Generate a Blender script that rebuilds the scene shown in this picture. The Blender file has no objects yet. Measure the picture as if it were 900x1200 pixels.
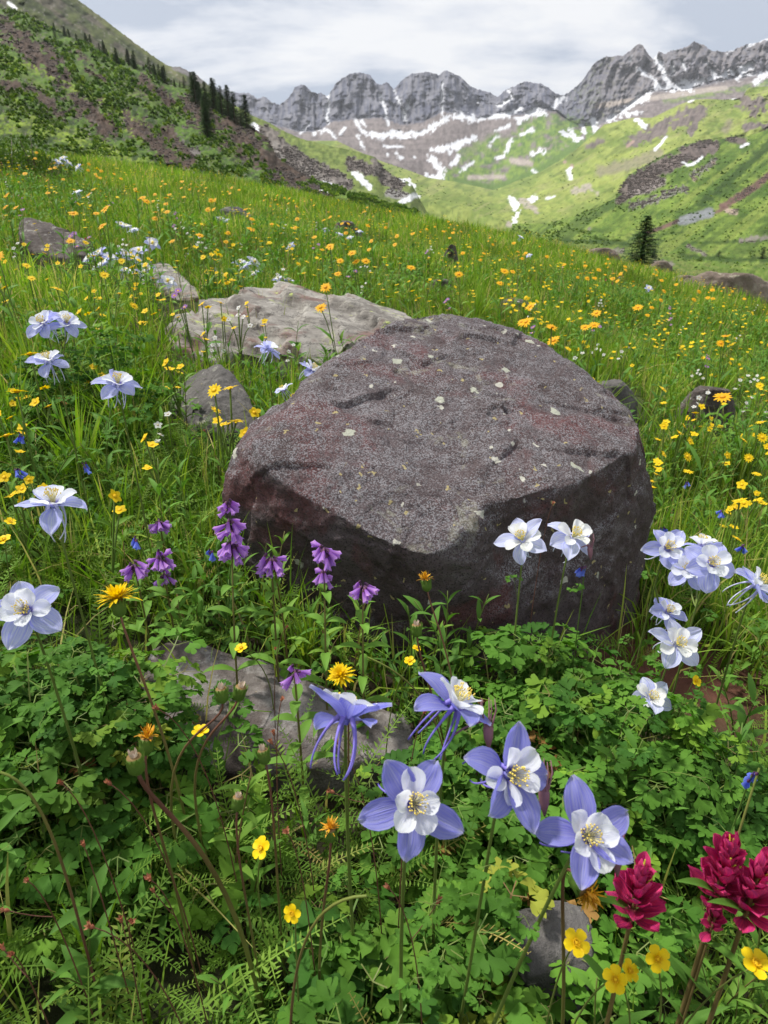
import bpy, math, random
import numpy as np
from mathutils import Vector, Matrix
RS = np.random.RandomState(7); random.seed(7)
SC = bpy.context.scene; COL = SC.collection
# ------------------------------------------------------------------ camera
CAMH = 0.75; PITCH = math.radians(24.8); FPX = 800.0
CP, SP = math.cos(PITCH), math.sin(PITCH)
cd = bpy.data.cameras.new('camera'); cam = bpy.data.objects.new('camera', cd); COL.objects.link(cam)
cam.location = (0, 0, CAMH); cam.rotation_euler = (math.pi/2 - PITCH, 0, 0)
cd.sensor_fit = 'VERTICAL'; cd.sensor_height = 36; cd.lens = 24; cd.clip_start = 0.02; cd.clip_end = 20000
cd.dof.use_dof = True; cd.dof.focus_distance = 0.85; cd.dof.aperture_fstop = 16
SC.camera = cam
# ------------------------------------------------------------------ light
SUN_EL, SUN_AZ = math.radians(58), math.radians(-62)      # azimuth from +Y (ahead), negative = left
w = bpy.data.worlds.new('World'); SC.world = w; w.use_nodes = True
nt = w.node_tree; nt.nodes.clear()
def wn(t): return nt.nodes.new(t)
out = wn('ShaderNodeOutputWorld'); bg = wn('ShaderNodeBackground'); sky = wn('ShaderNodeTexSky')
sky.sky_type = 'NISHITA'; sky.sun_disc = False; sky.sun_elevation = SUN_EL; sky.sun_rotation = SUN_AZ
sky.altitude = 3000
skb = wn('ShaderNodeVectorMath'); skb.operation = 'SCALE'; skb.inputs['Scale'].default_value = 1.0
nt.links.new(sky.outputs[0], skb.inputs[0])
tc = wn('ShaderNodeTexCoord'); sep = wn('ShaderNodeSeparateXYZ'); nt.links.new(tc.outputs['Generated'], sep.inputs[0])
mx = wn('ShaderNodeMath'); mx.operation = 'MAXIMUM'; mx.inputs[1].default_value = 0.0; nt.links.new(sep.outputs[2], mx.inputs[0])
ad = wn('ShaderNodeMath'); ad.operation = 'ADD'; ad.inputs[1].default_value = 0.22; nt.links.new(mx.outputs[0], ad.inputs[0])
dv = wn('ShaderNodeVectorMath'); dv.operation = 'DIVIDE'; cmb = wn('ShaderNodeCombineXYZ')
for k in (0, 1, 2): nt.links.new(ad.outputs[0], cmb.inputs[k])
nt.links.new(tc.outputs['Generated'], dv.inputs[0]); nt.links.new(cmb.outputs[0], dv.inputs[1])
no = wn('ShaderNodeTexNoise'); no.inputs['Scale'].default_value = 1.15; no.inputs['Detail'].default_value = 7
no.inputs['Roughness'].default_value = 0.58; no.inputs['Distortion'].default_value = 0.15
mp = wn('ShaderNodeMapping'); mp.inputs['Location'].default_value = (3.9, 1.2, 0.9); mp.inputs['Scale'].default_value = (1.0, 1.5, 1.0)
nt.links.new(dv.outputs[0], mp.inputs[0]); nt.links.new(mp.outputs[0], no.inputs[0])
rp = wn('ShaderNodeValToRGB'); cr = rp.color_ramp
cr.elements[0].position = 0.40; cr.elements[0].color = (5.1, 5.8, 7.1, 1)
cr.elements[1].position = 0.56; cr.elements[1].color = (10.4, 10.4, 10.5, 1)
e = cr.elements.new(0.48); e.color = (8.4, 8.7, 9.4, 1)
nt.links.new(no.outputs[0], rp.inputs[0])
mix = wn('ShaderNodeMix'); mix.data_type = 'RGBA'; mix.inputs[0].default_value = 0.93
nt.links.new(skb.outputs[0], mix.inputs[6]); nt.links.new(rp.outputs[0], mix.inputs[7])
nt.links.new(mix.outputs[2], bg.inputs[0]); bg.inputs[1].default_value = 0.066
nt.links.new(bg.outputs[0], out.inputs[0])
sl = bpy.data.lights.new('sun', 'SUN'); sl.energy = 4.2; sl.angle = math.radians(6); sl.color = (1, .965, .9)
so = bpy.data.objects.new('sun', sl); COL.objects.link(so)
sd = Vector((math.sin(SUN_AZ)*math.cos(SUN_EL), math.cos(SUN_AZ)*math.cos(SUN_EL), math.sin(SUN_EL)))
so.rotation_euler = sd.to_track_quat('Z', 'Y').to_euler()
vs = SC.view_settings; SC.display_settings.display_device = 'sRGB'; vs.view_transform = 'Standard'; vs.look = 'None'; vs.gamma = 1; vs.exposure = 0.55
SC.render.engine = 'CYCLES'; cy = SC.cycles
cy.max_bounces = 5; cy.diffuse_bounces = 3; cy.glossy_bounces = 1; cy.transmission_bounces = 3; cy.transparent_max_bounces = 4
cy.use_denoising = True; cy.caustics_reflective = False; cy.caustics_refractive = False
# ------------------------------------------------------------------ pixel geometry (photo 900 x 1200)
def ray(px, py):
    """direction (numpy, ... x 3) with unit depth along the optical axis"""
    px = np.asarray(px, float); py = np.asarray(py, float)
    xc = (px-450)/FPX; up = (600-py)/FPX
    return np.stack([xc, CP + up*SP, -SP + up*CP], -1)
CAMV = np.array([0, 0, CAMH])
def PD(px, py, D): return CAMV + ray(px, py)*np.asarray(D, float)[..., None]
def PY(px, py, Y):
    r = ray(px, py); return CAMV + r*(np.asarray(Y, float)/r[..., 1])[..., None]
def proj(P):
    P = np.asarray(P, float) - CAMV
    d = P[..., 1]*CP - P[..., 2]*SP; up = P[..., 1]*SP + P[..., 2]*CP
    d = np.where(np.abs(d) < 1e-6, 1e-6, d)
    return 450 + FPX*P[..., 0]/d, 600 - FPX*up/d, d
# ------------------------------------------------------------------ numpy noise
_perm = np.random.RandomState(3).permutation(4096)
def _h(i, j, k):
    return _perm[(_perm[(_perm[i & 4095] + j) & 4095] + k) & 4095]/4095.0
def vnoise(P):
    P = np.asarray(P, float); I = np.floor(P).astype(np.int64); f = P - I; f = f*f*f*(f*(f*6-15)+10)
    i, j, k = I[..., 0], I[..., 1], I[..., 2]; x, y, z = f[..., 0], f[..., 1], f[..., 2]
    r = 0
    for a in (0, 1):
        for b in (0, 1):
            for c in (0, 1):
                r = r + _h(i+a, j+b, k+c)*(x if a else 1-x)*(y if b else 1-y)*(z if c else 1-z)
    return r*2-1
def fbm(P, oct=5, lac=2.03, gain=.5, ridged=False):
    P = np.asarray(P, float); s = 0; a = 1; t = 0
    for o in range(oct):
        n = vnoise(P + o*17.3)
        s = s + a*((1-2*np.abs(n)) if ridged else n); t += a; a *= gain; P = P*lac
    return s/t
def sst(a, b, x):
    t = np.clip((x-a)/(b-a), 0, 1); return t*t*(3-2*t)
# ------------------------------------------------------------------ ground height
YC = 20.0
def G(x, y):
    x = np.asarray(x, float); y = np.asarray(y, float)
    r = np.sqrt(x*x+y*y) + 1e-6
    yy = np.maximum(y, .3); u = np.clip(x/yy, -2.5, 2.5)
    quad = -.06*u*np.clip(x, -40, 40)*sst(1, 6, r)
    z = .015*y - .18*x + quad
    xx = np.clip(x, -60, 60); z = np.where(np.abs(x) > 60, z + .18*(x-xx), z)
    d = np.maximum(r-YC, 0)
    drop = np.where(d < 30, .006*d*d, 5.4 + .36*(d-30))
    z = z - np.minimum(drop, 70)
    z = np.where(r > 60, z*1.0, z)
    P = np.stack([x, y, 0*x], -1)
    z = z + .022*fbm(P*2.3, 3)*sst(.2, 1, r) + .16*fbm(P*.28+5, 3)*sst(2.5, 9, r)
    far = sst(120, 320, r)
    return z*(1-far) + far*(-75)
# ------------------------------------------------------------------ mesh helpers
def mk(name, V, F, mats, parent=None, attrs=None, midx=None, smooth=True, col=None):
    V = np.ascontiguousarray(V, np.float32).reshape(-1, 3); F = np.ascontiguousarray(F, np.int32)
    me = bpy.data.meshes.new(name); k = F.shape[1]
    me.vertices.add(len(V)); me.vertices.foreach_set('co', V.ravel())
    me.loops.add(F.size); me.loops.foreach_set('vertex_index', F.ravel())
    me.polygons.add(len(F)); me.polygons.foreach_set('loop_start', np.arange(0, F.size, k, dtype=np.int32))
    me.polygons.foreach_set('use_smooth', np.full(len(F), smooth))
    if not isinstance(mats, (list, tuple)): mats = [mats]
    for m in mats: me.materials.append(m)
    if midx is not None: me.polygons.foreach_set('material_index', np.asarray(midx, np.int32))
    for n, a in (attrs or {}).items():
        at = me.attributes.new(n, 'FLOAT', 'POINT'); at.data.foreach_set('value', np.ascontiguousarray(a, np.float32))
    if col is not None:
        at = me.attributes.new('col', 'FLOAT_COLOR', 'POINT')
        c4 = np.ones((len(V), 4), np.float32); c4[:, :3] = col; at.data.foreach_set('color', c4.ravel())
    me.update(calc_edges=True); me.validate()
    ob = bpy.data.objects.new(name, me); COL.objects.link(ob)
    if parent is not None: ob.parent = parent
    return ob
def tag(o, label=None, cat=None, group=None, kind=None):
    if label: o['label'] = label
    if cat: o['category'] = cat
    if group: o['group'] = group
    if kind: o['kind'] = kind
    return o
def empty(name, loc=(0, 0, 0), rz=0, sc=1):
    o = bpy.data.objects.new(name, None); COL.objects.link(o); o.location = loc; o.rotation_euler = (0, 0, rz); o.scale = (sc,)*3
    o.empty_display_size = .02
    return o
def dup(root, loc=None, rz=None, sc=None, label=None, group=None):
    def cp(o, p):
        c = o.copy(); COL.objects.link(c); c.parent = p
        for ch in list(o.children): cp(ch, c)
        return c
    r = cp(root, None)
    if loc is not None: r.location = loc
    if rz is not None: r.rotation_euler = (0, 0, rz)
    if sc is not None: r.scale = (sc,)*3 if np.isscalar(sc) else sc
    if label: r['label'] = label
    if group: r['group'] = group
    return r
class Geo:
    """collects triangles with attributes t, s, rnd and a material index"""
    def __init__(s): s.V = []; s.F = []; s.t = []; s.s = []; s.r = []; s.m = []; s.n = 0
    def add(s, V, F, t=0., c=0., r=0., m=0):
        V = np.asarray(V, float).reshape(-1, 3); F = np.asarray(F, int).reshape(-1, 3)
        s.V.append(V); s.F.append(F+s.n); n = len(V)
        s.t.append(np.broadcast_to(np.asarray(t, float), (n,))); s.s.append(np.broadcast_to(np.asarray(c, float), (n,)))
        s.r.append(np.broadcast_to(np.asarray(r, float), (n,))); s.m.append(np.broadcast_to(np.asarray(m, int), (len(F),))); s.n += n
    def get(s):
        return dict(V=np.concatenate(s.V), F=np.concatenate(s.F), t=np.concatenate(s.t), s=np.concatenate(s.s), r=np.concatenate(s.r), m=np.concatenate(s.m))
    def addg(s, g, M=None, off=None, r=None):
        V = g['V']
        if M is not None: V = V @ np.asarray(M).T
        if off is not None: V = V + np.asarray(off)
        s.add(V, g['F'], g['t'], g['s'], g['r'] if r is None else r, g['m'])
    def stamp(s, g, M, off, r=None):
        """M: N x 3 x 3, off: N x 3"""
        N = len(off); n = len(g['V'])
        V = np.einsum('nij,kj->nki', M, g['V']) + off[:, None, :]
        F = (g['F'][None] + (np.arange(N)*n)[:, None, None]).reshape(-1, 3)
        rr = np.repeat(r, n) if r is not None else np.tile(g['r'], N)
        s.add(V.reshape(-1, 3), F, np.tile(g['t'], N), np.tile(g['s'], N), rr, np.tile(g['m'], N))
    def build(s, name, mats, parent=None, smooth=True):
        g = s.get()
        return mk(name, g['V'], g['F'], mats, parent, dict(t=g['t'], s=g['s'], rnd=g['r']), g['m'], smooth)
def frame(d, roll=0.):
    """3x3 matrix whose Z column is direction d"""
    d = np.asarray(d, float); d = d/np.linalg.norm(d)
    a = np.array([0, 0, 1.]) if abs(d[2]) < .95 else np.array([0, 1., 0])
    x = np.cross(a, d); x /= np.linalg.norm(x); y = np.cross(d, x)
    c, s_ = math.cos(roll), math.sin(roll)
    return np.stack([c*x+s_*y, -s_*x+c*y, d], 1)
def rotz(a):
    a = np.asarray(a, float); c, s_ = np.cos(a), np.sin(a); z = 0*a; o = z+1
    return np.stack([np.stack([c, -s_, z], -1), np.stack([s_, c, z], -1), np.stack([z, z, o], -1)], -2)
def rotx(a):
    a = np.asarray(a, float); c, s_ = np.cos(a), np.sin(a); z = 0*a; o = z+1
    return np.stack([np.stack([o, z, z], -1), np.stack([z, c, -s_], -1), np.stack([z, s_, c], -1)], -2)
def roty(a):
    a = np.asarray(a, float); c, s_ = np.cos(a), np.sin(a); z = 0*a; o = z+1
    return np.stack([np.stack([c, z, s_], -1), np.stack([z, o, z], -1), np.stack([-s_, z, c], -1)], -2)
def grid_faces(nu, nv):
    i = np.arange(nu-1)[:, None]*nv + np.arange(nv-1)[None]; i = i.ravel()
    return np.concatenate([np.stack([i, i+nv, i+nv+1], 1), np.stack([i, i+nv+1, i+1], 1)])
def tube(pts, rad, sides=6, cap=True):
    pts = np.asarray(pts, float); n = len(pts); rad = np.broadcast_to(np.asarray(rad, float), (n,))
    T = np.gradient(pts, axis=0); T /= np.linalg.norm(T, axis=1)[:, None]+1e-12
    a = np.array([0.3, 0.2, 1.]) if abs(T[0] @ np.array([.28, .19, .94])) < .95 else np.array([1., 0, 0])
    V = []
    x = np.cross(a, T[0]); x /= np.linalg.norm(x)
    for i in range(n):
        x = x - T[i]*(x @ T[i]); x /= np.linalg.norm(x)+1e-12; y = np.cross(T[i], x)
        th = np.arange(sides)*2*math.pi/sides
        V.append(pts[i] + rad[i]*(np.cos(th)[:, None]*x + np.sin(th)[:, None]*y))
    V = np.concatenate(V); F = []
    for i in range(n-1):
        for j in range(sides):
            a0, b0 = i*sides+j, i*sides+(j+1) % sides
            F += [(a0, b0, b0+sides), (a0, b0+sides, a0+sides)]
    t = np.repeat(np.linspace(0, 1, n), sides)
    if cap:
        V = np.concatenate([V, pts[-1:]]); t = np.append(t, 1); k = len(V)-1; b = (n-1)*sides
        F += [(b+j, b+(j+1) % sides, k) for j in range(sides)]
    return V, np.array(F), t
def bez(p0, p1, p2, n=8, p3=None):
    t = np.linspace(0, 1, n)[:, None]; p0, p1, p2 = map(np.asarray, (p0, p1, p2))
    if p3 is None: return (1-t)**2*p0 + 2*t*(1-t)*p1 + t*t*p2
    p3 = np.asarray(p3); return (1-t)**3*p0+3*t*(1-t)**2*p1+3*t*t*(1-t)*p2+t**3*p3
def petal(L, W, prof, bend=0., cup=0., nu=9, nv=7, fold=0., wav=0., seed=0, up0=0., tipnotch=0.):
    """a leaf/petal growing along +Y from the origin, normal +Z. prof: list of (t, halfwidth fraction)"""
    t = np.linspace(0, 1, nu); s = np.linspace(-1, 1, nv)
    pw = np.interp(t, [p[0] for p in prof], [p[1] for p in prof])
    T, S = np.meshgrid(t, s, indexing='ij'); X = S*(W/2)*pw[:, None]
    Lt = L*(T - tipnotch*T**4*(np.abs(S)**2) + tipnotch*.6*T**6*(1-np.abs(S))**2*-1)
    ang = up0 + bend*T
    # integrate the bent midline
    a = up0 + bend*t; dy = np.cos(a); dz = np.sin(a)
    my = np.concatenate([[0], np.cumsum((dy[1:]+dy[:-1])/2*np.diff(t))])*L
    mz = np.concatenate([[0], np.cumsum((dz[1:]+dz[:-1])/2*np.diff(t))])*L
    Y = my[:, None] + (Lt-L*T)*np.cos(ang); Z = mz[:, None] + (Lt-L*T)*np.sin(ang)
    c = cup*(S**2)*pw[:, None]*W/2 + fold*np.abs(S)*pw[:, None]*W/2
    if wav: c = c + wav*W*fbm(np.stack([T*3+seed, S*1.5, 0*T+seed], -1), 2)*T
    Y = Y - c*np.sin(ang); Z = Z + c*np.cos(ang)
    return np.stack([X, Y, Z], -1).reshape(-1, 3), grid_faces(nu, nv), T.ravel(), S.ravel()
def leafgeo(L, W, prof, m=0, **k):
    g = Geo(); V, F, t, s = petal(L, W, prof, **k); g.add(V, F, t, s, 0, m); return g.get()
PR_LANCE = [(0, .12), (.15, .6), (.4, 1), (.7, .7), (.9, .28), (1, .02)]
PR_OV = [(0, .1), (.12, .55), (.3, .92), (.45, 1), (.65, .86), (.82, .52), (.93, .22), (1, .03)]
PR_RND = [(0, .22), (.2, .5), (.45, .85), (.65, 1), (.82, .93), (.93, .66), (1, .25)]
PR_STRAP = [(0, .4), (.3, .9), (.7, 1), (.9, .8), (1, .3)]
# ------------------------------------------------------------------ materials
MATS = {}
def newmat(name):
    m = bpy.data.materials.new(name); m.use_nodes = True; m.node_tree.nodes.clear(); MATS[name] = m
    N = m.node_tree.nodes; L = m.node_tree.links
    def n(t, **kw):
        x = N.new(t)
        for k, v in kw.items(): setattr(x, k, v)
        return x
    return m, n, L
def ramp(n, stops, interp='LINEAR'):
    r = n('ShaderNodeValToRGB'); c = r.color_ramp; c.interpolation = interp
    while len(c.elements) < len(stops): c.elements.new(.5)
    for e_, (p, col) in zip(c.elements, stops): e_.position = p; e_.color = (*col, 1)
    return r
def finish(m, n, L, colsock, rough=.6, trans=0., spec=.3, bump=None, tcol=None):
    p = n('ShaderNodeBsdfPrincipled'); p.inputs['Roughness'].default_value = rough; p.inputs['Specular IOR Level'].default_value = spec
    L.new(colsock, p.inputs['Base Color'])
    if bump is not None: L.new(bump, p.inputs['Normal'])
    o = n('ShaderNodeOutputMaterial'); sh = p.outputs[0]
    if trans > 0:
        tr = n('ShaderNodeBsdfTranslucent'); hs = n('ShaderNodeHueSaturation'); hs.inputs['Saturation'].default_value = 1.08
        hs.inputs['Value'].default_value = 1.25; L.new(colsock, hs.inputs['Color']); L.new(hs.outputs[0], tr.inputs[0])
        mx_ = n('ShaderNodeMixShader'); mx_.inputs[0].default_value = trans
        L.new(sh, mx_.inputs[1]); L.new(tr.outputs[0], mx_.inputs[2]); sh = mx_.outputs[0]
    L.new(sh, o.inputs[0]); return m
def mixc(n, L, a, b, f, typ='MIX'):
    x = n('ShaderNodeMix'); x.data_type = 'RGBA'; x.blend_type = typ
    for s_, v in ((0, f), (6, a), (7, b)):
        if isinstance(v, (int, float)): x.inputs[s_].default_value = v
        elif isinstance(v, tuple): x.inputs[s_].default_value = (*v, 1)
        else: L.new(v, x.inputs[s_])
    return x.outputs[2]
def attr(n, name): return n('ShaderNodeAttribute', attribute_name=name)
def plantmat(name, stops, base=None, basew=.25, tip=None, tipw=.2, rough=.5, trans=.35, vary=.25, nscale=1.2):
    """colour by the per-leaf random value; base / tip colours blend along t; slow noise varies the stand"""
    m, n, L = newmat(name); r = ramp(n, stops); a = attr(n, 'rnd'); L.new(a.outputs['Fac'], r.inputs[0]); c = r.outputs[0]
    t = attr(n, 't').outputs['Fac']
    if base:
        mr = n('ShaderNodeMapRange'); mr.inputs[1].default_value = 0; mr.inputs[2].default_value = basew; mr.inputs[3].default_value = 1; mr.inputs[4].default_value = 0
        L.new(t, mr.inputs[0]); c = mixc(n, L, c, base, mr.outputs[0])
    if tip:
        mr = n('ShaderNodeMapRange'); mr.inputs[1].default_value = 1-tipw; mr.inputs[2].default_value = 1.; mr.inputs[3].default_value = 0; mr.inputs[4].default_value = 1
        L.new(t, mr.inputs[0]); c = mixc(n, L, c, tip, mr.outputs[0])
    if vary:
        g = n('ShaderNodeNewGeometry'); no = n('ShaderNodeTexNoise'); no.inputs['Scale'].default_value = nscale; no.inputs['Detail'].default_value = 3
        L.new(g.outputs['Position'], no.inputs['Vector']); mr = n('ShaderNodeMapRange'); mr.inputs[1].default_value = .3; mr.inputs[2].default_value = .7
        mr.inputs[3].default_value = 1-vary; mr.inputs[4].default_value = 1+vary; L.new(no.outputs[0], mr.inputs[0])
        cm = n('ShaderNodeCombineColor')
        for k in (0, 1, 2): L.new(mr.outputs[0], cm.inputs[k])
        c = mixc(n, L, c, cm.outputs[0], 1., 'MULTIPLY')
    return finish(m, n, L, c, rough, trans, .18)
M_GRASS = plantmat('grass_blade', [(0, (.08, .175, .016)), (.45, (.175, .31, .03)), (.8, (.29, .39, .05)), (.93, (.42, .38, .12)), (1, (.45, .35, .17))], base=(.10, .15, .02), basew=.3, vary=.42, nscale=.8, rough=.7)
M_LEAF = plantmat('columbine_leaf', [(0, (.04, .12, .014)), (.6, (.09, .21, .022)), (.92, (.18, .3, .028)), (.97, (.36, .3, .05)), (1, (.3, .16, .05))], rough=.72, trans=.3, vary=.3, nscale=7)
M_FERN = plantmat('fern_leaf', [(0, (.07, .15, .015)), (.6, (.13, .235, .03)), (.92, (.22, .32, .05)), (1, (.34, .28, .08))], rough=.7, trans=.3, vary=.3, nscale=5)
M_LANCE = plantmat('lance_leaf', [(0, (.055, .14, .022)), (.6, (.11, .24, .032)), (1, (.17, .3, .04))], rough=.65, trans=.3, vary=.25, nscale=5)
M_BUSH = plantmat('bush_leaf', [(0, (.035, .075, .01)), (.6, (.07, .14, .014)), (1, (.13, .19, .02))], trans=.25, vary=.3, nscale=1.5)
M_FIR = plantmat('fir_needles', [(0, (.02, .055, .016)), (.6, (.045, .10, .028)), (1, (.1, .17, .04))], trans=.1, vary=0)
M_STEM = plantmat('stem', [(0, (.09, .17, .03)), (.62, (.12, .15, .035)), (1, (.15, .085, .04))], trans=0, vary=.2, nscale=9)
M_BROWNSTEM = plantmat('brown_stem', [(0, (.2, .1, .06)), (1, (.12, .05, .035))], base=(.13, .17, .03), basew=.7, trans=0, vary=.2, nscale=20)
M_BARK = plantmat('bark', [(0, (.09, .065, .05)), (1, (.13, .1, .08))], trans=0, vary=.2)
M_BUD = plantmat('bud_green', [(0, (.07, .14, .02)), (1, (.12, .19, .035))], tip=(.22, .14, .05), tipw=.08, trans=.1, vary=.15, nscale=60)
M_DRY = plantmat('dry_head', [(0, (.72, .42, .03)), (.5, (.62, .3, .03)), (1, (.3, .14, .05))], trans=.2, vary=.3, nscale=90)
M_DRYRED = plantmat('dry_red', [(0, (.26, .08, .045)), (1, (.42, .2, .11))], trans=.2, vary=.3, nscale=90)
M_PALEDRY = plantmat('pale_dry', [(0, (.55, .45, .33)), (1, (.62, .5, .42))], trans=.2, vary=.2, nscale=60)
def flowmat(name, c0, c1, base=None, basew=.2, vein=.2, trans=.48, tip=None):
    m, n, L = newmat(name); t = attr(n, 't').outputs['Fac']; s_ = attr(n, 's').outputs['Fac']; r = attr(n, 'rnd').outputs['Fac']
    c = mixc(n, L, c0, c1, t)
    if base:
        mr = n('ShaderNodeMapRange'); mr.interpolation_type = 'SMOOTHSTEP'; mr.inputs[1].default_value = 0; mr.inputs[2].default_value = basew; mr.inputs[3].default_value = 1; mr.inputs[4].default_value = 0
        L.new(t, mr.inputs[0]); c = mixc(n, L, c, base, mr.outputs[0])
    if tip:
        mr = n('ShaderNodeMapRange'); mr.inputs[1].default_value = .88; mr.inputs[2].default_value = 1.; mr.inputs[3].default_value = 0; mr.inputs[4].default_value = 1
        L.new(t, mr.inputs[0]); c = mixc(n, L, c, tip, mr.outputs[0])
    cx = n('ShaderNodeCombineXYZ'); k1 = n('ShaderNodeMath', operation='MULTIPLY'); k1.inputs[1].default_value = 9; L.new(s_, k1.inputs[0])
    L.new(k1.outputs[0], cx.inputs[0]); L.new(t, cx.inputs[1]); L.new(r, cx.inputs[2])
    no = n('ShaderNodeTexNoise'); no.inputs['Scale'].default_value = 1.3; no.inputs['Detail'].default_value = 2; L.new(cx.outputs[0], no.inputs['Vector'])
    mr = n('ShaderNodeMapRange'); mr.inputs[1].default_value = .35; mr.inputs[2].default_value = .65; mr.inputs[3].default_value = 1-vein*1.6; mr.inputs[4].default_value = 1+vein*.3
    L.new(no.outputs[0], mr.inputs[0]); cm = n('ShaderNodeCombineColor')
    for k in (0, 1): L.new(mr.outputs[0], cm.inputs[k])
    cm.inputs[2].default_value = 1.
    c = mixc(n, L, c, cm.outputs[0], 1., 'MULTIPLY')
    bp = n('ShaderNodeBump'); bp.inputs['Strength'].default_value = .6; bp.inputs['Distance'].default_value = .0015; L.new(no.outputs[0], bp.inputs['Height'])
    return finish(m, n, L, c, .55, trans, .2, bump=bp.outputs[0])
M_SEP = flowmat('violet_sepal', (.29, .285, .66), (.37, .375, .74), tip=(.62, .62, .7))
M_SEP2 = flowmat('pale_sepal', (.5, .53, .87), (.64, .66, .9), tip=(.8, .82, .8))
M_SEP3 = flowmat('white_sepal', (.62, .66, .9), (.78, .8, .9))
M_PET = flowmat('white_petal', (.84, .86, .88), (.86, .88, .87), base=(.16, .12, .5), basew=.3, vein=.05)
M_PET3 = flowmat('cream_petal', (.88, .88, .8), (.88, .88, .82), vein=.04)
M_SPUR = flowmat('violet_spur', (.27, .22, .62), (.22, .18, .6), vein=.05, trans=.2)
M_SPUR3 = flowmat('pale_spur', (.6, .6, .8), (.7, .72, .8), vein=.05, trans=.2)
M_STAM = flowmat('stamen', (.75, .72, .42), (.85, .68, .14), vein=.02, trans=.2)
M_PURP = flowmat('purple_bell', (.38, .12, .45), (.66, .36, .74), vein=.25)
M_CALYX = flowmat('dark_calyx', (.08, .03, .08), (.14, .06, .1), vein=.2, trans=.1)
M_YEL = flowmat('yellow_petal', (.85, .55, .005), (.9, .66, .01), vein=.06, trans=.3)
M_YELC = flowmat('yellow_centre', (.7, .36, .005), (.8, .5, .01), vein=.1, trans=.1)
M_ORG = flowmat('orange_petal', (.86, .42, .006), (.88, .5, .012), vein=.08, trans=.3)
M_ORGC = flowmat('orange_centre', (.55, .2, .01), (.7, .32, .01), vein=.1, trans=.1)
M_MAG = flowmat('magenta_bract', (.42, .014, .075), (.82, .07, .2), vein=.3, base=(.16, .03, .03), basew=.3, trans=.25)
M_MAGTIP = flowmat('lime_tip', (.6, .5, .04), (.65, .6, .08), vein=.02)
M_BLUE = flowmat('blue_bell', (.12, .16, .65), (.22, .3, .78), vein=.1)
M_WHITE = flowmat('white_flower', (.82, .82, .76), (.86, .86, .82), vein=.05)

# ------------------------------------------------------------------ the valley air
def build_haze():
    x, y0, y1, z0, z1 = 3800, -400, 3900, -85, 1250
    V = [(-x, y0, z0), (x, y0, z0), (x, y1, z0), (-x, y1, z0), (-x, y0, z1), (x, y0, z1), (x, y1, z1), (-x, y1, z1)]
    F = [(0, 3, 2, 1), (4, 5, 6, 7), (0, 1, 5, 4), (1, 2, 6, 5), (2, 3, 7, 6), (3, 0, 4, 7)]
    m = bpy.data.materials.new('valley_air'); m.use_nodes = True; N = m.node_tree; N.nodes.clear(); v = N.nodes.new('ShaderNodeVolumePrincipled'); o = N.nodes.new('ShaderNodeOutputMaterial')
    v.inputs['Color'].default_value = (.9, .94, 1, 1); v.inputs['Density'].default_value = .00008; v.inputs['Anisotropy'].default_value = .2; N.links.new(v.outputs[0], o.inputs['Volume'])
    tag(mk('haze', V, F, [m], smooth=False), 'thin pale mountain haze filling the valley', 'haze', kind='stuff')
# ------------------------------------------------------------------ terrain material (vertex colour is the surface's own, but the left hillside's has cloud shade painted in)
def terrmat(name, sc1, sc2, bump, dist, rough=.9, vary=.3):
    m, n, L = newmat(name); c = n('ShaderNodeAttribute', attribute_name='col').outputs['Color']; g = n('ShaderNodeNewGeometry')
    for sc_, v in ((sc1, vary), (sc2, vary*.8)):
        no = n('ShaderNodeTexNoise'); no.inputs['Scale'].default_value = sc_; no.inputs['Detail'].default_value = 6; no.inputs['Roughness'].default_value = .65
        L.new(g.outputs['Position'], no.inputs['Vector']); mr = n('ShaderNodeMapRange'); mr.inputs[1].default_value = .3; mr.inputs[2].default_value = .7
        mr.inputs[3].default_value = 1-v; mr.inputs[4].default_value = 1+v; L.new(no.outputs[0], mr.inputs[0]); cm = n('ShaderNodeCombineColor')
        for k in (0, 1, 2): L.new(mr.outputs[0], cm.inputs[k])
        c = mixc(n, L, c, cm.outputs[0], 1., 'MULTIPLY')
    bp = n('ShaderNodeBump'); bp.inputs['Strength'].default_value = bump; bp.inputs['Distance'].default_value = dist; L.new(no.outputs[0], bp.inputs['Height'])
    return finish(m, n, L, c, rough, 0, .1, bump=bp.outputs[0])
M_FAR = terrmat('far_rock', .02, .09, .15, 2., vary=.12)
M_MIDT = terrmat('mid_slope', .12, .8, .5, .5, vary=.22)
M_SOIL = terrmat('meadow_soil', 1.2, 14, .7, .03)
def polyd(X, Y, pts):
    """distance in photo pixels to a polyline"""
    pts = np.asarray(pts, float); d = np.full(X.shape, 1e9)
    if len(pts) == 1: return np.hypot(X-pts[0, 0], Y-pts[0, 1])
    for a, b in zip(pts[:-1], pts[1:]):
        ab = b-a; t = np.clip(((X-a[0])*ab[0]+(Y-a[1])*ab[1])/(ab @ ab), 0, 1)
        d = np.minimum(d, np.hypot(X-a[0]-t*ab[0], Y-a[1]-t*ab[1]))
    return d
def strokes(X, Y, S, N, jag=.5, soft=.8):
    m = np.zeros(X.shape)
    for pts, wd in S: m = np.maximum(m, sst(-soft, soft, wd*(1+jag*N) - polyd(X, Y, pts)))
    return m
SHEETS = {}
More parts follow.
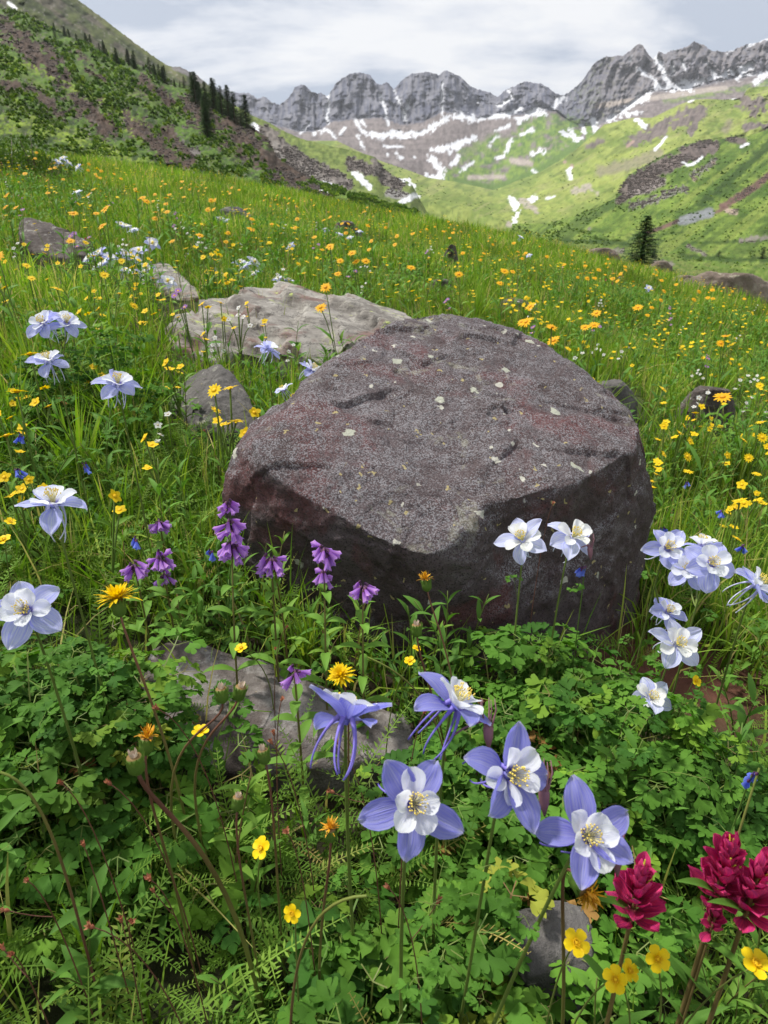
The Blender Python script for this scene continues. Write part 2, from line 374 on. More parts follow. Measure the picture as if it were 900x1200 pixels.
def sheet(name, lines, step, rows, paint, mat, rough=None, back=True):
    """lines: from the near foot to the crest, each (distance ahead, [(px,py)...]) or a list of (px,py,distance)"""
    x0 = min(p[0] for p in lines[-1]); x1 = max(p[0] for p in lines[-1])
    xs = np.arange(x0, x1+step, step); ys = []; ds = []
    for l in lines:
        a = np.array(l, float); ys.append(np.interp(xs, a[:, 0], a[:, 1])); ds.append(np.exp(np.interp(xs, a[:, 0], np.log(a[:, 2]))))
    YY = []; DD = []; VV = []
    for i in range(len(lines)-1):
        n = rows[i]; v = np.linspace(0, 1, n, endpoint=(i == len(lines)-2))
        for q in v:
            YY.append(ys[i]*(1-q)+ys[i+1]*q); DD.append(np.exp(np.log(ds[i])*(1-q)+np.log(ds[i+1])*q)); VV.append(i+q+0*xs)
    PYY = np.array(YY); D = np.array(DD); VV = np.array(VV); PX = np.broadcast_to(xs, PYY.shape)
    SHEETS[name] = (xs, PYY.copy(), D.copy())
    col, disp, pyo = paint(PX, PYY, D, VV)
    P = PD(PX, PYY+pyo, D*(1+disp)) if False else None
    r = ray(PX, PYY+pyo); P = CAMV + r*((D*(1+disp))/r[..., 1])[..., None]
    SHEETS[name] += (P.copy(), col.copy(), PX+0, PYY+0)
    if back:
        top = P[-1]; dd = D[-1]
        b = []
        for k, (f, dz) in enumerate(((1.04, .02), (1.15, .1), (1.4, .35))):
            q = top.copy(); q[:, :2] *= f; q[:, 2] -= dz*dd; b.append(q)
        P = np.concatenate([P, np.array(b)]); col = np.concatenate([col, np.repeat(col[-1:], 3, 0)])
    nr, nc = P.shape[:2]
    V = P.reshape(-1, 3); i = (np.arange(nr-1)[:, None]*nc + np.arange(nc-1)[None]).ravel()
    F = np.stack([i, i+1, i+nc+1, i+nc], 1)
    o = mk(name, V, F, mat, col=np.clip(col.reshape(-1, 3), 0, .95))
    return tag(o, kind='structure')
def sheet_point(name, px, py):
    xs, PYY, D = SHEETS[name][:3]; j = int(np.clip(np.searchsorted(xs, px), 0, len(xs)-1)); i = int(np.argmin(np.abs(PYY[:, j]-py)))
    return PY(px, py, D[i, j])
def C(*a): return np.array(a, float)
def lerp(a, b, m): return a*(1-m[..., None]) + b*m[..., None]
# --- far mountains
CREST = [(-60,80),(250,102),(265,105),(273,108.5),(283,108.5),(292,108.5),(302,116),(309,112),(318,119),(327,122.6),(338,115),(346,102),(351,100),(356,99),(365,107),(371,110),(375,108.5),(385,112),(392,99.6),(401,91),(405,90),(410,86),(417,85),(424,85),(434,88),(442,98),(447,99),(452,96),(456,98),(461,105),(465,101),(473,92),(476,90),(483,86),(501,84),(512,86),(514,90),(515,87.6),(520,82.5),(525,83),(527,84),(539,89),(552,101),(565,106),(575,108.5),(583,113.7),(593,104.7),(603,101),(610,97),(617,95),(629,98),(633,97),(642,102),(652,110),(662,111),(672,104),(680,97),(688,86),(695.5,74.5),(711,65.5),(720,66),(724,64),(729,65.5),(739,59),(747,51.5),(752,51.5),(759.5,63),(766,69),(772,60.4),(780,63),(787,59),(793,58),(805,55),(813,48),(823,51.5),(833.5,59),(849,60.4),(859,59),(874,51.5),(887,50),(900,43),(1000,20)]
CLIFF = [(-60,120),(250,128),(324,146),(352,154),(375,152),(388,142),(413,139),(447,137),(472,146),(496,142),(519,130),(552,135),(560,139),(593,134),(611,134),(639,129),(652,130),(664,140),(680,148),(698,147),(716,140),(740,122),(758,108),(808,104),(850,94),(885,89),(900,87),(1000,75)]
TALUS = [(-60,150),(250,150),(350,168),(430,188),(470,198),(501,212),(521,214),(534,217),(578,226),(603,217),(634,204),(680,175),(708,150),(741,142),(777,136),(810,121),(850,121),(869,118),(900,105),(1000,90)]
BOT = [(x, y+22) for x, y in TALUS]
SNOW = [([(385,112),(383,129),(383,144)],2.2),([(352,157),(362,144)],2),([(368,155),(379,153)],3),([(383,152),(394,162)],2),([(416,142),(430,160)],2.2),([(424,142),(429,149)],1.8),([(419,160),(426,172)],2.6),([(445,110),(452,131),(455,146)],1.7),([(462,106),(470,124),(475,140)],2),([(479,118),(473,141)],1.8),([(437,159),(480,158)],4.2),([(450,158),(488,157),(509,147),(521,138),(534,134),(552,139)],4.2),([(518,98),(518,133)],1.6),([(560,140),(590,135)],3),([(583,126),(598,116),(597,106)],3),([(596,134),(610,128)],3.2),([(608,140),(626,131),(639,132)],4.5),([(629,122)],3),([(647,126),(660,113)],3.8),([(662,156),(677,162)],4.5),([(611,158),(624,152)],2.3),([(580,154),(598,146)],2),([(506,177),(527,172),(555,162)],3.6),([(506,183),(514,195),(518,207),(501,208)],4.6),([(527,178),(539,172)],2.3),([(529,193),(537,183)],2.8),([(539,201),(555,190)],1.7),([(573,171),(583,159)],2),([(583,186),(590,183),(598,166)],2.8),([(624,181),(637,176)],3.2),([(624,199),(629,203)],1.8),([(450,171),(472,172)],2),([(465,178),(469,184)],2.3),([(454,181)],1.8),([(485,184)],1.5),([(716,140),(734,128),(747,118),(759,112)],4.6),([(726,135),(752,131)],3.2),([(695,142),(698,152)],4.4),([(683,146),(685,156)],3.2),([(671,155),(673,160)],3.6),([(767,66),(777,83),(783,101)],3.6),([(745,80),(767,94),(772,101)],2.4),([(739,69)],2.6),([(767,101),(808,103),(823,94),(849,88),(880,78)],4.8),([(793,98),(816,96)],4),([(790,86),(787,72)],1.8),([(802,81),(800,71)],2.4),([(828,73),(839,86)],3),([(864,91),(885,87)],2.8),([(885,96),(902,80)],4),([(851,63),(859,58)],2.4),([(872,55),(900,43)],2.4),([(404,150),(398,157)],1.6),([(560,121)],1.2),([(290,145)],2),([(430,138),(437,133)],1.2)]
def far_paint(X, Y, D, V):
    nz = fbm(np.stack([X*.35, Y*.35, 0*X], -1), 4); cyl = np.interp(X, [p[0] for p in CLIFF], [p[1] for p in CLIFF])
    crest = np.interp(X, [p[0] for p in CREST], [p[1] for p in CREST])
    # vertical ribs on the cliffs
    lean = np.where(X > 660, .35, .0)
    rib = fbm(np.stack([(X+lean*Y+9*fbm(np.stack([X*.05, Y*.04, 0*X+77], -1), 3))*.1, Y*.022, 0*X+2], -1), 4, gain=.45, ridged=True); rib2 = fbm(np.stack([(X+lean*Y)*.42, Y*.07, 0*X+9], -1), 3, gain=.45, ridged=True)
    cl = sst(2.0, 2.15, V) * sst(3.0, 2.93, V)
    crag = fbm(np.stack([X*.3, Y*.22, 0*X+12], -1), 4, ridged=True); lay0 = fbm(np.stack([X*.03, (Y+.25*X)*.35, 0*X+17], -1), 3)
    disp = -.020*rib*sst(1.9, 2.3, V) - .003*rib2*sst(1.6, 2.2, V) - (.004*crag + .002*lay0)*sst(1.6, 2.2, V) - .004*nz*sst(.6, 1.5, V) + .03*fbm(np.stack([X*.03, V*2.0, 0*X], -1), 3)*sst(0, 1, V)
    disp *= 1
    pyo = (.9*rib2 + .8*fbm(np.stack([X*1.1, 0*X, 0*X+4], -1), 2))*sst(2.9, 3, V)
    cliffc = lerp(C(.125, .13, .168), C(.062, .067, .095), np.clip(.5-.6*rib+.3*nz, 0, 1)); cliffc = lerp(cliffc, C(.2, .195, .21), sst(.1, .5, rib2)*.5)
    cliffc = lerp(cliffc, C(.20, .17, .15), sst(670, 720, X)*(.35+.35*nz)); cliffc = lerp(cliffc, C(.12, .14, .07), sst(.0, .5, nz)*sst(660, 680, X)*sst(740, 700, X)*.6)
    talus = lerp(C(.18, .155, .15), C(.12, .102, .1), sst(-.3, .4, nz)); 
    lay = fbm(np.stack([X*.05, Y*.5, 0*X+7], -1), 3); talus = lerp(talus, C(.23, .2, .19), sst(.1, .5, lay)*.5)
    base = lerp(talus, cliffc, sst(-1.5, 1.5, cyl + 2*nz + 1.0 - Y))
    # green lower shoulders
    gm = np.maximum(strokes(X, Y, [([(560,200),(640,150),(680,158)], 17), ([(530,208),(600,205),(660,180)], 12), ([(545,190),(580,165)], 8)], nz, .6, 4),
                    strokes(X, Y, [([(780,118),(870,104),(900,96)], 3.5), ([(540,180),(560,170)], 5)], nz, .5, 2)*.7)
    gm = gm*sst(-.35, .15, fbm(np.stack([X*.12, Y*.2, 0*X+3], -1), 4)+.15)
    base = lerp(base, lerp(C(.15, .22, .04), C(.07, .13, .03), sst(-.2, .4, nz)), gm)
    base = lerp(base, C(.09, .15, .035), strokes(X, Y, [([(534,212),(578,221),(603,212),(634,198),(680,168)], 4)], nz, .5, 2))
    base = lerp(base, C(.3, .26, .23), strokes(X, Y, [([(550,208),(590,207)], 2.5), ([(600,188),(622,192)], 3.5), ([(700,124),(800,110),(850,103)], 3)], nz, .6, 1.5))
    sn = strokes(X, Y, SNOW, fbm(np.stack([X*.22, Y*.26, 0*X+8], -1), 5, gain=.7)*2.4-.25, .9, 1.1)
    base = base*(1+.25*fbm(np.stack([X*.7, Y*.7, 0*X], -1), 3)[..., None]); base = lerp(base, C(.55, .56, .59), sn)
    return base, disp*(1-.6*sn), pyo
def L3(pts, d0, d1=None, x0=0, x1=900):
    d1 = d1 or d0; return [(x, y, float(np.interp(x, [x0, x1], [d0, d1]))) for x, y in pts]
sheet('mountain_range', [L3(BOT, 1500, 1100), L3(TALUS, 1750, 1250), L3(CLIFF, 2300, 1900), L3(CREST, 2550, 2050)], 1.3, [6, 42, 60], far_paint, M_FAR)
# --- valley floor and the green slopes on the right
ECR = [(330,165),(395,165),(430,182),(450,190),(480,200),(501,208),(520,211),(534,213),(578,222),(603,213),(634,201),(660,186),(680,171),(708,146),(741.5,138),(764,138),(777,132),(793,124),(810.6,117),(830,116),(849,117),(869,114),(877,103),(900,101),(1000,80)]
FCR = [(600,262),(640,262),(670,254),(700,243),(721,232),(736,206),(752,196),(770,186),(793,173),(808,168),(823,165),(850,162),(874,160),(900,152),(1000,120)]
EMID = [(330,220),(430,225),(480,232),(560,252),(600,262),(640,262),(670,254),(700,243),(721,232),(736,212),(752,200),(770,192),(793,180),(823,172),(874,166),(900,158),(1000,130)]
def e_paint(X, Y, D, V):
    nz = fbm(np.stack([X*.2, Y*.3, 0*X+11], -1), 5); n2 = fbm(np.stack([X*.05, Y*.09, 0*X+2], -1), 3)
    rot = fbm(np.stack([(X-Y*.8)*.03, (Y+X*.5)*.2, 0*X+5], -1), 4); mo = fbm(np.stack([(X-Y)*.22, (Y+.5*X)*.7, 0*X+15], -1), 5, gain=.6)
    g = lerp(C(.22, .26, .065), C(.14, .19, .042), sst(-.3, .4, nz*.6+n2)); g = lerp(g, C(.22, .225, .09), sst(.15, .5, rot)*.6); g = lerp(g, C(.065, .1, .025), sst(.2, .6, -rot)*.6)
    rk = strokes(X, Y, [([(741,168),(760,158),(782,147),(813,137)], 6.5), ([(748,160),(790,138),(820,126)], 5), ([(811,152),(816,140),(823,130)], 5), ([(872,118),(884,128),(892,121)], 7), ([(875,148),(900,146)], 4), ([(690,172),(705,166)], 3)], fbm(np.stack([X*.2, Y*.2, 0*X], -1), 4)*1.8, .9, 1.5)
    ribs = fbm(np.stack([(X+Y*.4)*.35, Y*.1, 0*X], -1), 4, ridged=True)
    g = lerp(g, lerp(C(.15, .125, .115), C(.07, .06, .058), np.clip(.5-ribs, 0, 1)), rk)
    sc_ = strokes(X, Y, [([(703,201),(747,190),(772,180)], 6.5), ([(855,143),(850,152)], 4)], nz, .6, 2.5)
    g = lerp(g, C(.19, .16, .13), sc_*.7)
    g = lerp(g, C(.28, .2, .17), strokes(X, Y, [([(670,195)], 2.5), ([(662,190)], 2), ([(735,172),(742,166)], 1.5)], nz, .5, 1))
    g = lerp(g, C(.3, .27, .22), strokes(X, Y, [([(675,223),(690,220)], 4), ([(700,226)], 3), ([(612,236),(628,246)], 3.5), ([(597,262),(604,268)], 3)], nz*1.6, .9, 1.5))
    sn = strokes(X, Y, [([(747,141),(755,147)], 3.4), ([(852,114),(862,114)], 1.8), ([(793,120)], 2), ([(770,130)], 2), ([(807,118),(812,117)], 1.4), ([(768,175),(775,168),(780,161)], 1.5), ([(667,198),(668,210)], 2.4), ([(601,233),(604,243)], 4), ([(606,250),(602,262)], 2.4), ([(622,235),(626,232)], 3), ([(640,233),(650,230)], 1.2), ([(477,212),(484,219)], 3), ([(478,237),(486,231)], 4)], fbm(np.stack([X*.3, Y*.3, 0*X+8], -1), 3)*1.6, .8, .8)
    g = lerp(g, C(.58, .59, .61), sn)
    g = g*(1+.3*mo[..., None]); g = lerp(g, C(.06, .095, .025), sst(.42, .58, fbm(np.stack([X*.4, Y*.6, 0*X+35], -1), 3))*.7*(1-rk)*(1-sn)); disp = .025*n2 + .008*nz*sst(0, .4, V) - .006*ribs*rk + .012*rot
    return g, disp*sst(0, .2, V), 0*X
sheet('valley_slope', [[(330,250,300),(560,300,260),(620,300,260),(640,290,300),(720,260,420),(800,200,620),(900,180,640),(1000,150,640)],
    [(x, y, float(np.interp(x, [480, 600, 720, 900], [500, 420, 560, 760]))) for x, y in EMID],
    [(x, y, float(np.interp(x, [330, 560, 700, 900], [1200, 1500, 1200, 1000]))) for x, y in ECR]], 1.4, [12, 80], e_paint, M_FAR)
def f_paint(X, Y, D, V):
    nz = fbm(np.stack([X*.25, Y*.3, 0*X+21], -1), 5); n2 = fbm(np.stack([X*.04, Y*.08, 0*X+31], -1), 3)
    rot = fbm(np.stack([(X+Y*.8)*.02, (Y+X*.75)*.14, 0*X+5], -1), 4); rt2 = fbm(np.stack([X*.1, Y*.6, 0*X+8], -1), 4)
    g = lerp(C(.13, .19, .034), C(.065, .115, .02), sst(-.3, .4, nz*.5+n2)); g = lerp(g, C(.17, .215, .045), sst(.1, .4, rot)*.7); g = lerp(g, C(.035, .065, .014), sst(.1, .4, -rot)*.6)
    low = sst(.75, 1.25, 2-V)
    g = lerp(g, lerp(C(.08, .13, .022), C(.15, .175, .05), sst(-.2, .3, rt2)), low*sst(250, 290, Y))
    rk = strokes(X, Y, [([(733,220),(752,208),(770,199),(788,190),(803,182),(825,174),(832,172)], 9), ([(856,163),(872,166)], 4), ([(726,236),(760,214)], 5)], fbm(np.stack([X*.2, Y*.2, 0*X], -1), 4)*1.3, .6, 1.5)
    ribs = fbm(np.stack([(X-Y*.3)*.35, Y*.12, 0*X], -1), 4, ridged=True)
    g = lerp(g, lerp(C(.13, .105, .095), C(.06, .05, .048), np.clip(.55-ribs, 0, 1)), rk)
    g = lerp(g, C(.18, .155, .145), strokes(X, Y, [([(741,226),(757,222),(776,212)], 5)], nz, .5, 1.5))
    g = lerp(g, C(.18, .17, .155), strokes(X, Y, [([(741,241),(756,238),(771,233),(787,226),(802,221)], 3.4), ([(836,188),(826,197),(812,206)], 3)], fbm(np.stack([X*.5, Y*.5, 0*X], -1), 3)*2, 1, .8)*.9)
    g = lerp(g, C(.28, .22, .17), strokes(X, Y, [([(836,191)], 2.5), ([(814,210)], 3), ([(852,247),(861,249)], 3.5)], nz, .6, 1))
    g = lerp(g, C(.12, .072, .06), strokes(X, Y, [([(847,242),(866,231),(881,221),(904,203)], 4.2), ([(756,274),(775,267),(790,261),(805,255)], 2.3), ([(846,246),(835,250)], 2)], nz, .5, 1.5))
    g = lerp(g, C(.17, .18, .185), strokes(X, Y, [([(800,259),(815,254),(832,249)], 5.5)], nz, .3, 1.2))
    g = lerp(g, C(.028, .055, .012), strokes(X, Y, [([(820,240),(850,216),(880,190),(905,166)], 4.5), ([(660,282),(735,285)], 2.4), ([(735,279),(800,272)], 1.2), ([(800,300),(860,305),(900,303)], 3), ([(800,285),(900,282)], 1.6)], nz*1.4, .8, 1.8)*.85)
    g = lerp(g, C(.17, .155, .13), strokes(X, Y, [([(700,297),(728,294)], 3.5), ([(806,288),(826,298)], 1.8), ([(868,282),(900,278)], 2.6), ([(770,306),(786,310)], 3), ([(690,268)], 2)], nz*1.6, .8, 1.2))
    sn = strokes(X, Y, [([(800,190),(806,194),(815,191),(823,184)], 1.5), ([(868,172),(877,168)], 1.4)], nz, .3, .6)
    g = lerp(g, C(.58, .59, .61), sn)
    mo = fbm(np.stack([(X-Y)*.2, (Y+.6*X)*.6, 0*X+25], -1), 5, gain=.6); g = g*(1+.4*mo[..., None]); g = lerp(g, C(.04, .07, .016), sst(.38, .54, fbm(np.stack([X*.32, Y*.5, 0*X+33], -1), 3))*.75*(1-rk)*(1-sn)); disp = (.03*n2 + .008*nz + .02*rot - .008*ribs*rk)*sst(0, .6, V)
    return g, disp, 0*X
sheet('green_hillside', [[(560,310,33),(700,340,33),(900,395,30),(1000,430,28)], [(560,285,60),(640,284,75),(700,287,80),(900,318,60),(1000,340,50)],
    [(x, y, float(np.interp(x, [600, 721, 736, 900], [330, 380, 420, 520]))) for x, y in FCR]], 1.3, [30, 90], f_paint, M_MIDT)
# --- middle spur with the grey cliffs
CCR = [(200,95),(250,110),(278,125),(295,135),(316,144),(330,152.4),(353,162.6),(382,170),(411,175.6),(440,184),(450,198),(465,208),(481,213),(488,226),(500,248),(520,262)]
def c_paint(X, Y, D, V):
    nz = fbm(np.stack([X*.25, Y*.25, 0*X+41], -1), 5); ribs = fbm(np.stack([(X-Y*.3)*.3, Y*.12, 0*X+3], -1), 4, ridged=True)
    g = lerp(C(.15, .19, .05), C(.085, .12, .03), sst(-.3, .4, nz)); rk = strokes(X, Y, [([(300,160),(318,163),(332,180),(352,194),(380,205),(400,215)], 12), ([(310,152),(322,158)], 6), ([(440,196),(452,208),(466,216)], 9), ([(412,192),(438,200)], 8), ([(280,148),(300,170)], 8)], nz*1.2, .6, 2)
    rc = lerp(C(.16, .14, .125), C(.06, .052, .048), np.clip(.55-ribs, 0, 1)); rc = lerp(rc, C(.24, .22, .2), strokes(X, Y, [([(355,196),(380,212),(400,220)], 5), ([(322,170),(330,185)], 4)], nz, .6, 2)*.7)
    g = lerp(g, rc, rk); g = lerp(g, C(.24, .23, .215), strokes(X, Y, [([(456,226),(475,230)], 5)], nz, .4, 1.5))
    sn = strokes(X, Y, [([(297,146),(300,152)], 3), ([(415,202),(424,210),(434,220)], 3.2), ([(380,213),(398,220)], 1.4), ([(470,208),(484,214)], 3), ([(470,238),(486,230)], 3)], fbm(np.stack([X*.3, Y*.3, 0*X+8], -1), 3)*1.6, .7, .7)
    g = lerp(g, C(.58, .59, .61), sn)
    g = g*(1+.35*fbm(np.stack([X*.6, Y*.6, 0*X+25], -1), 4)[..., None]); return g, (.01*nz - .014*ribs*rk)*sst(0, .3, V), (.8*nz)*sst(.8, 1, V)
BCR = [(-260,-140),(-150,-60),(0,10),(26,15),(59,33),(102,51),(140,69),(179,82),(199,95),(225,103),(240,108),(255,115),(270,122),(283,139),(300,152),(314,162),(324,183),(352,203),(378,213),(408,223),(454,236),(488,246),(514,256),(560,274),(600,290)]
sheet('rocky_spur', [[(200,170,330),(283,175,330),(324,200,300),(378,228,280),(454,250,270),(520,275,260)], [(x, y, float(np.interp(x, [200, 480], [480, 420]))) for x, y in CCR]], 1.2, [70], c_paint, M_MIDT)
# --- back hill, top left
def b2_paint(X, Y, D, V):
    nz = fbm(np.stack([X*.12, Y*.16, 0*X+51], -1), 5); st = fbm(np.stack([(X+Y)*.03, (Y-.75*X)*.12, 0*X], -1), 4)
    g = lerp(C(.07, .085, .026), C(.036, .047, .016), sst(-.3, .4, nz)); g = lerp(g, C(.09, .075, .06), sst(.0, .35, st)*.75); g = lerp(g, C(.13, .15, .04), strokes(X, Y, [([(80,-6),(133,33),(192,76),(215,92)], 3)], nz, .6, 2)*.5)
    g = lerp(g, C(.17, .16, .145), sst(.35, .55, fbm(np.stack([X*.4, Y*.4, 0*X+3], -1), 3))*.6)
    g = lerp(g, C(.15, .14, .14), strokes(X, Y, [([(205,80),(222,86),(236,94)], 3)], nz, .5, 1))
    g = g*(1+.5*fbm(np.stack([(X+Y)*.15, (Y-.7*X)*.4, 0*X+25], -1), 4)[..., None]); g = lerp(g, C(.8, .8, .8), strokes(X, Y, [([(10,3),(18,10)], 2)], nz, .5, .8))
    return g, (.03*nz + .02*st)*sst(0, .3, V), 1.2*fbm(np.stack([X*.5, 0*X, 0*X+4], -1), 3)*sst(.9, 1, V)
sheet('distant_hill', [[(-260,-110,300),(-150,-30,300),(0,30,300),(59,55,300),(140,90,300),(225,125,300),(300,180,300)], [(-260,-400,620),(-150,-240,620),(-40,-110,620),(40,-45,620),(92,0,620),(133,31,620),(166,56,620),(192,74,620),(200,78,620),(210,78,620),(222,84,620),(232,89,620),(245,100,620),(262,113,620),(290,140,620),(310,170,620)]], 1.6, [70], b2_paint, M_MIDT)
# --- near left hillside, greens and rock browns darkened to paint in cloud shade
BROCK = [([(-60,10),(10,35),(40,60),(70,90)], 13), ([(0,95),(40,105),(60,125),(72,136)], 7), ([(90,118),(112,133),(128,152)], 12), ([(150,138),(175,160),(198,184)], 9), ([(228,128),(255,145),(280,160),(310,182),(345,208)], 17), ([(352,212),(385,228)], 5), ([(200,158),(222,182)], 9), ([(90,60),(110,78)], 5), ([(165,92),(200,120)], 6), ([(50,50),(62,66)], 5), ([(185,170),(215,195)], 7), ([(100,80),(125,95)], 3)]
def b_paint(X, Y, D, V):
    nz = fbm(np.stack([X*.1, Y*.13, 0*X+61], -1), 6); n2 = fbm(np.stack([X*.35, Y*.45, 0*X+6], -1), 4)
    st = fbm(np.stack([(X+Y)*.015, (Y-.72*X)*.09, 0*X+9], -1), 4); mo = fbm(np.stack([X*.45, Y*.6, 0*X+25], -1), 5, gain=.6)
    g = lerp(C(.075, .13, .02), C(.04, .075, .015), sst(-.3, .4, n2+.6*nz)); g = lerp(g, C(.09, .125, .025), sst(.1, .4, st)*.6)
    g = lerp(g, lerp(C(.16, .22, .028), C(.075, .125, .018), sst(-.2, .3, n2)), strokes(X, Y, [([(-60,45),(0,66),(50,85),(95,110),(130,125),(172,152)], 4.5), ([(-60,120),(0,146),(60,150),(100,168),(140,182),(185,205),(260,225)], 11), ([(10,110),(25,125)], 3), ([(140,145),(165,162)], 3)], nz*1.3, .7, 3))
    rk = strokes(X, Y, BROCK, (nz+n2)*1.5-.12, .8, 1.5); rk = np.maximum(rk, sst(.3, .5, n2+nz*.5)*.5*sst(80, 40, np.abs(Y-90)))
    ribs = fbm(np.stack([(X-Y*.4)*.22, (Y+X*.2)*.14, 0*X+3], -1), 5, ridged=True)
    rc = lerp(C(.068, .046, .034), C(.024, .017, .013), np.clip(.55-ribs, 0, 1)); rc = lerp(rc, C(.17, .145, .125), sst(.25, .6, n2)*.5)
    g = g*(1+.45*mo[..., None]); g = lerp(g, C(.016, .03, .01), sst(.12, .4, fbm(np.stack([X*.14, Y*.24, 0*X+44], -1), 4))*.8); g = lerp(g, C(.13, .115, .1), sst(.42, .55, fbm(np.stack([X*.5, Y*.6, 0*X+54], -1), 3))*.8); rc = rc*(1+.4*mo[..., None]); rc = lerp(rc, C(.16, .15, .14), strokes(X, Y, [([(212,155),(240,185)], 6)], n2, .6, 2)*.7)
    g = lerp(g, rc, rk)
    g = lerp(g, C(.16, .25, .04), strokes(X, Y, [([(380,222),(454,240),(514,260)], 5)], n2, .4, 2)*.5); g = lerp(g, C(.85, .85, .85), strokes(X, Y, [([(375,223),(384,226)], 1.2)], nz, .2, .6))
    disp = 1.*(.05*fbm(np.stack([X*.03, Y*.05, 0*X+61], -1), 3) + .022*nz + .009*n2 + .05*st - .03*ribs*rk)*sst(0, .25, V)
    return g, disp, (1.2*n2)*sst(.92, 1, V)
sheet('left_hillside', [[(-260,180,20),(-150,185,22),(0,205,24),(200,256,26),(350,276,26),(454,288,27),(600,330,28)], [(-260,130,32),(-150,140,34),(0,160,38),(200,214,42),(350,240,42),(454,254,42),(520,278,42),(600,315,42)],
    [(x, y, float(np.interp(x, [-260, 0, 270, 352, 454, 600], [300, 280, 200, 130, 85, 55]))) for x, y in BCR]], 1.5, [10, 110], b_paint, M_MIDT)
# --- ground, one sheet to the horizon
az = np.concatenate([np.linspace(-math.pi, -1.25, 50, endpoint=False), np.linspace(-1.25, 1.25, 420, endpoint=False), np.linspace(1.25, math.pi, 51)])
rr = np.concatenate([[0.02], .12*np.exp(np.linspace(0, math.log(60/.12), 330)), np.exp(np.linspace(math.log(64), math.log(3700), 60))])
A, R = np.meshgrid(az, rr); GX, GY = R*np.sin(A), R*np.cos(A); GZ = G(GX, GY)
nz = fbm(np.stack([GX*1.1, GY*1.1, 0*GX], -1), 4); rd = np.exp(-(((GX-.58)/.2)**2 + ((GY-1.08)/.17)**2))
gc = lerp(lerp(C(.045, .035, .022), C(.03, .035, .015), sst(-.3, .3, nz)), C(.09, .15, .025), sst(2, 8, R)); gc = lerp(gc, C(.13, .055, .04), rd)
nr, nc = GX.shape; i = (np.arange(nr-1)[:, None]*nc + np.arange(nc-1)[None]).ravel()
tag(mk('ground', np.stack([GX, GY, GZ], -1), np.stack([i, i+1, i+nc+1, i+nc], 1), M_SOIL, col=gc.reshape(-1, 3)), kind='structure')
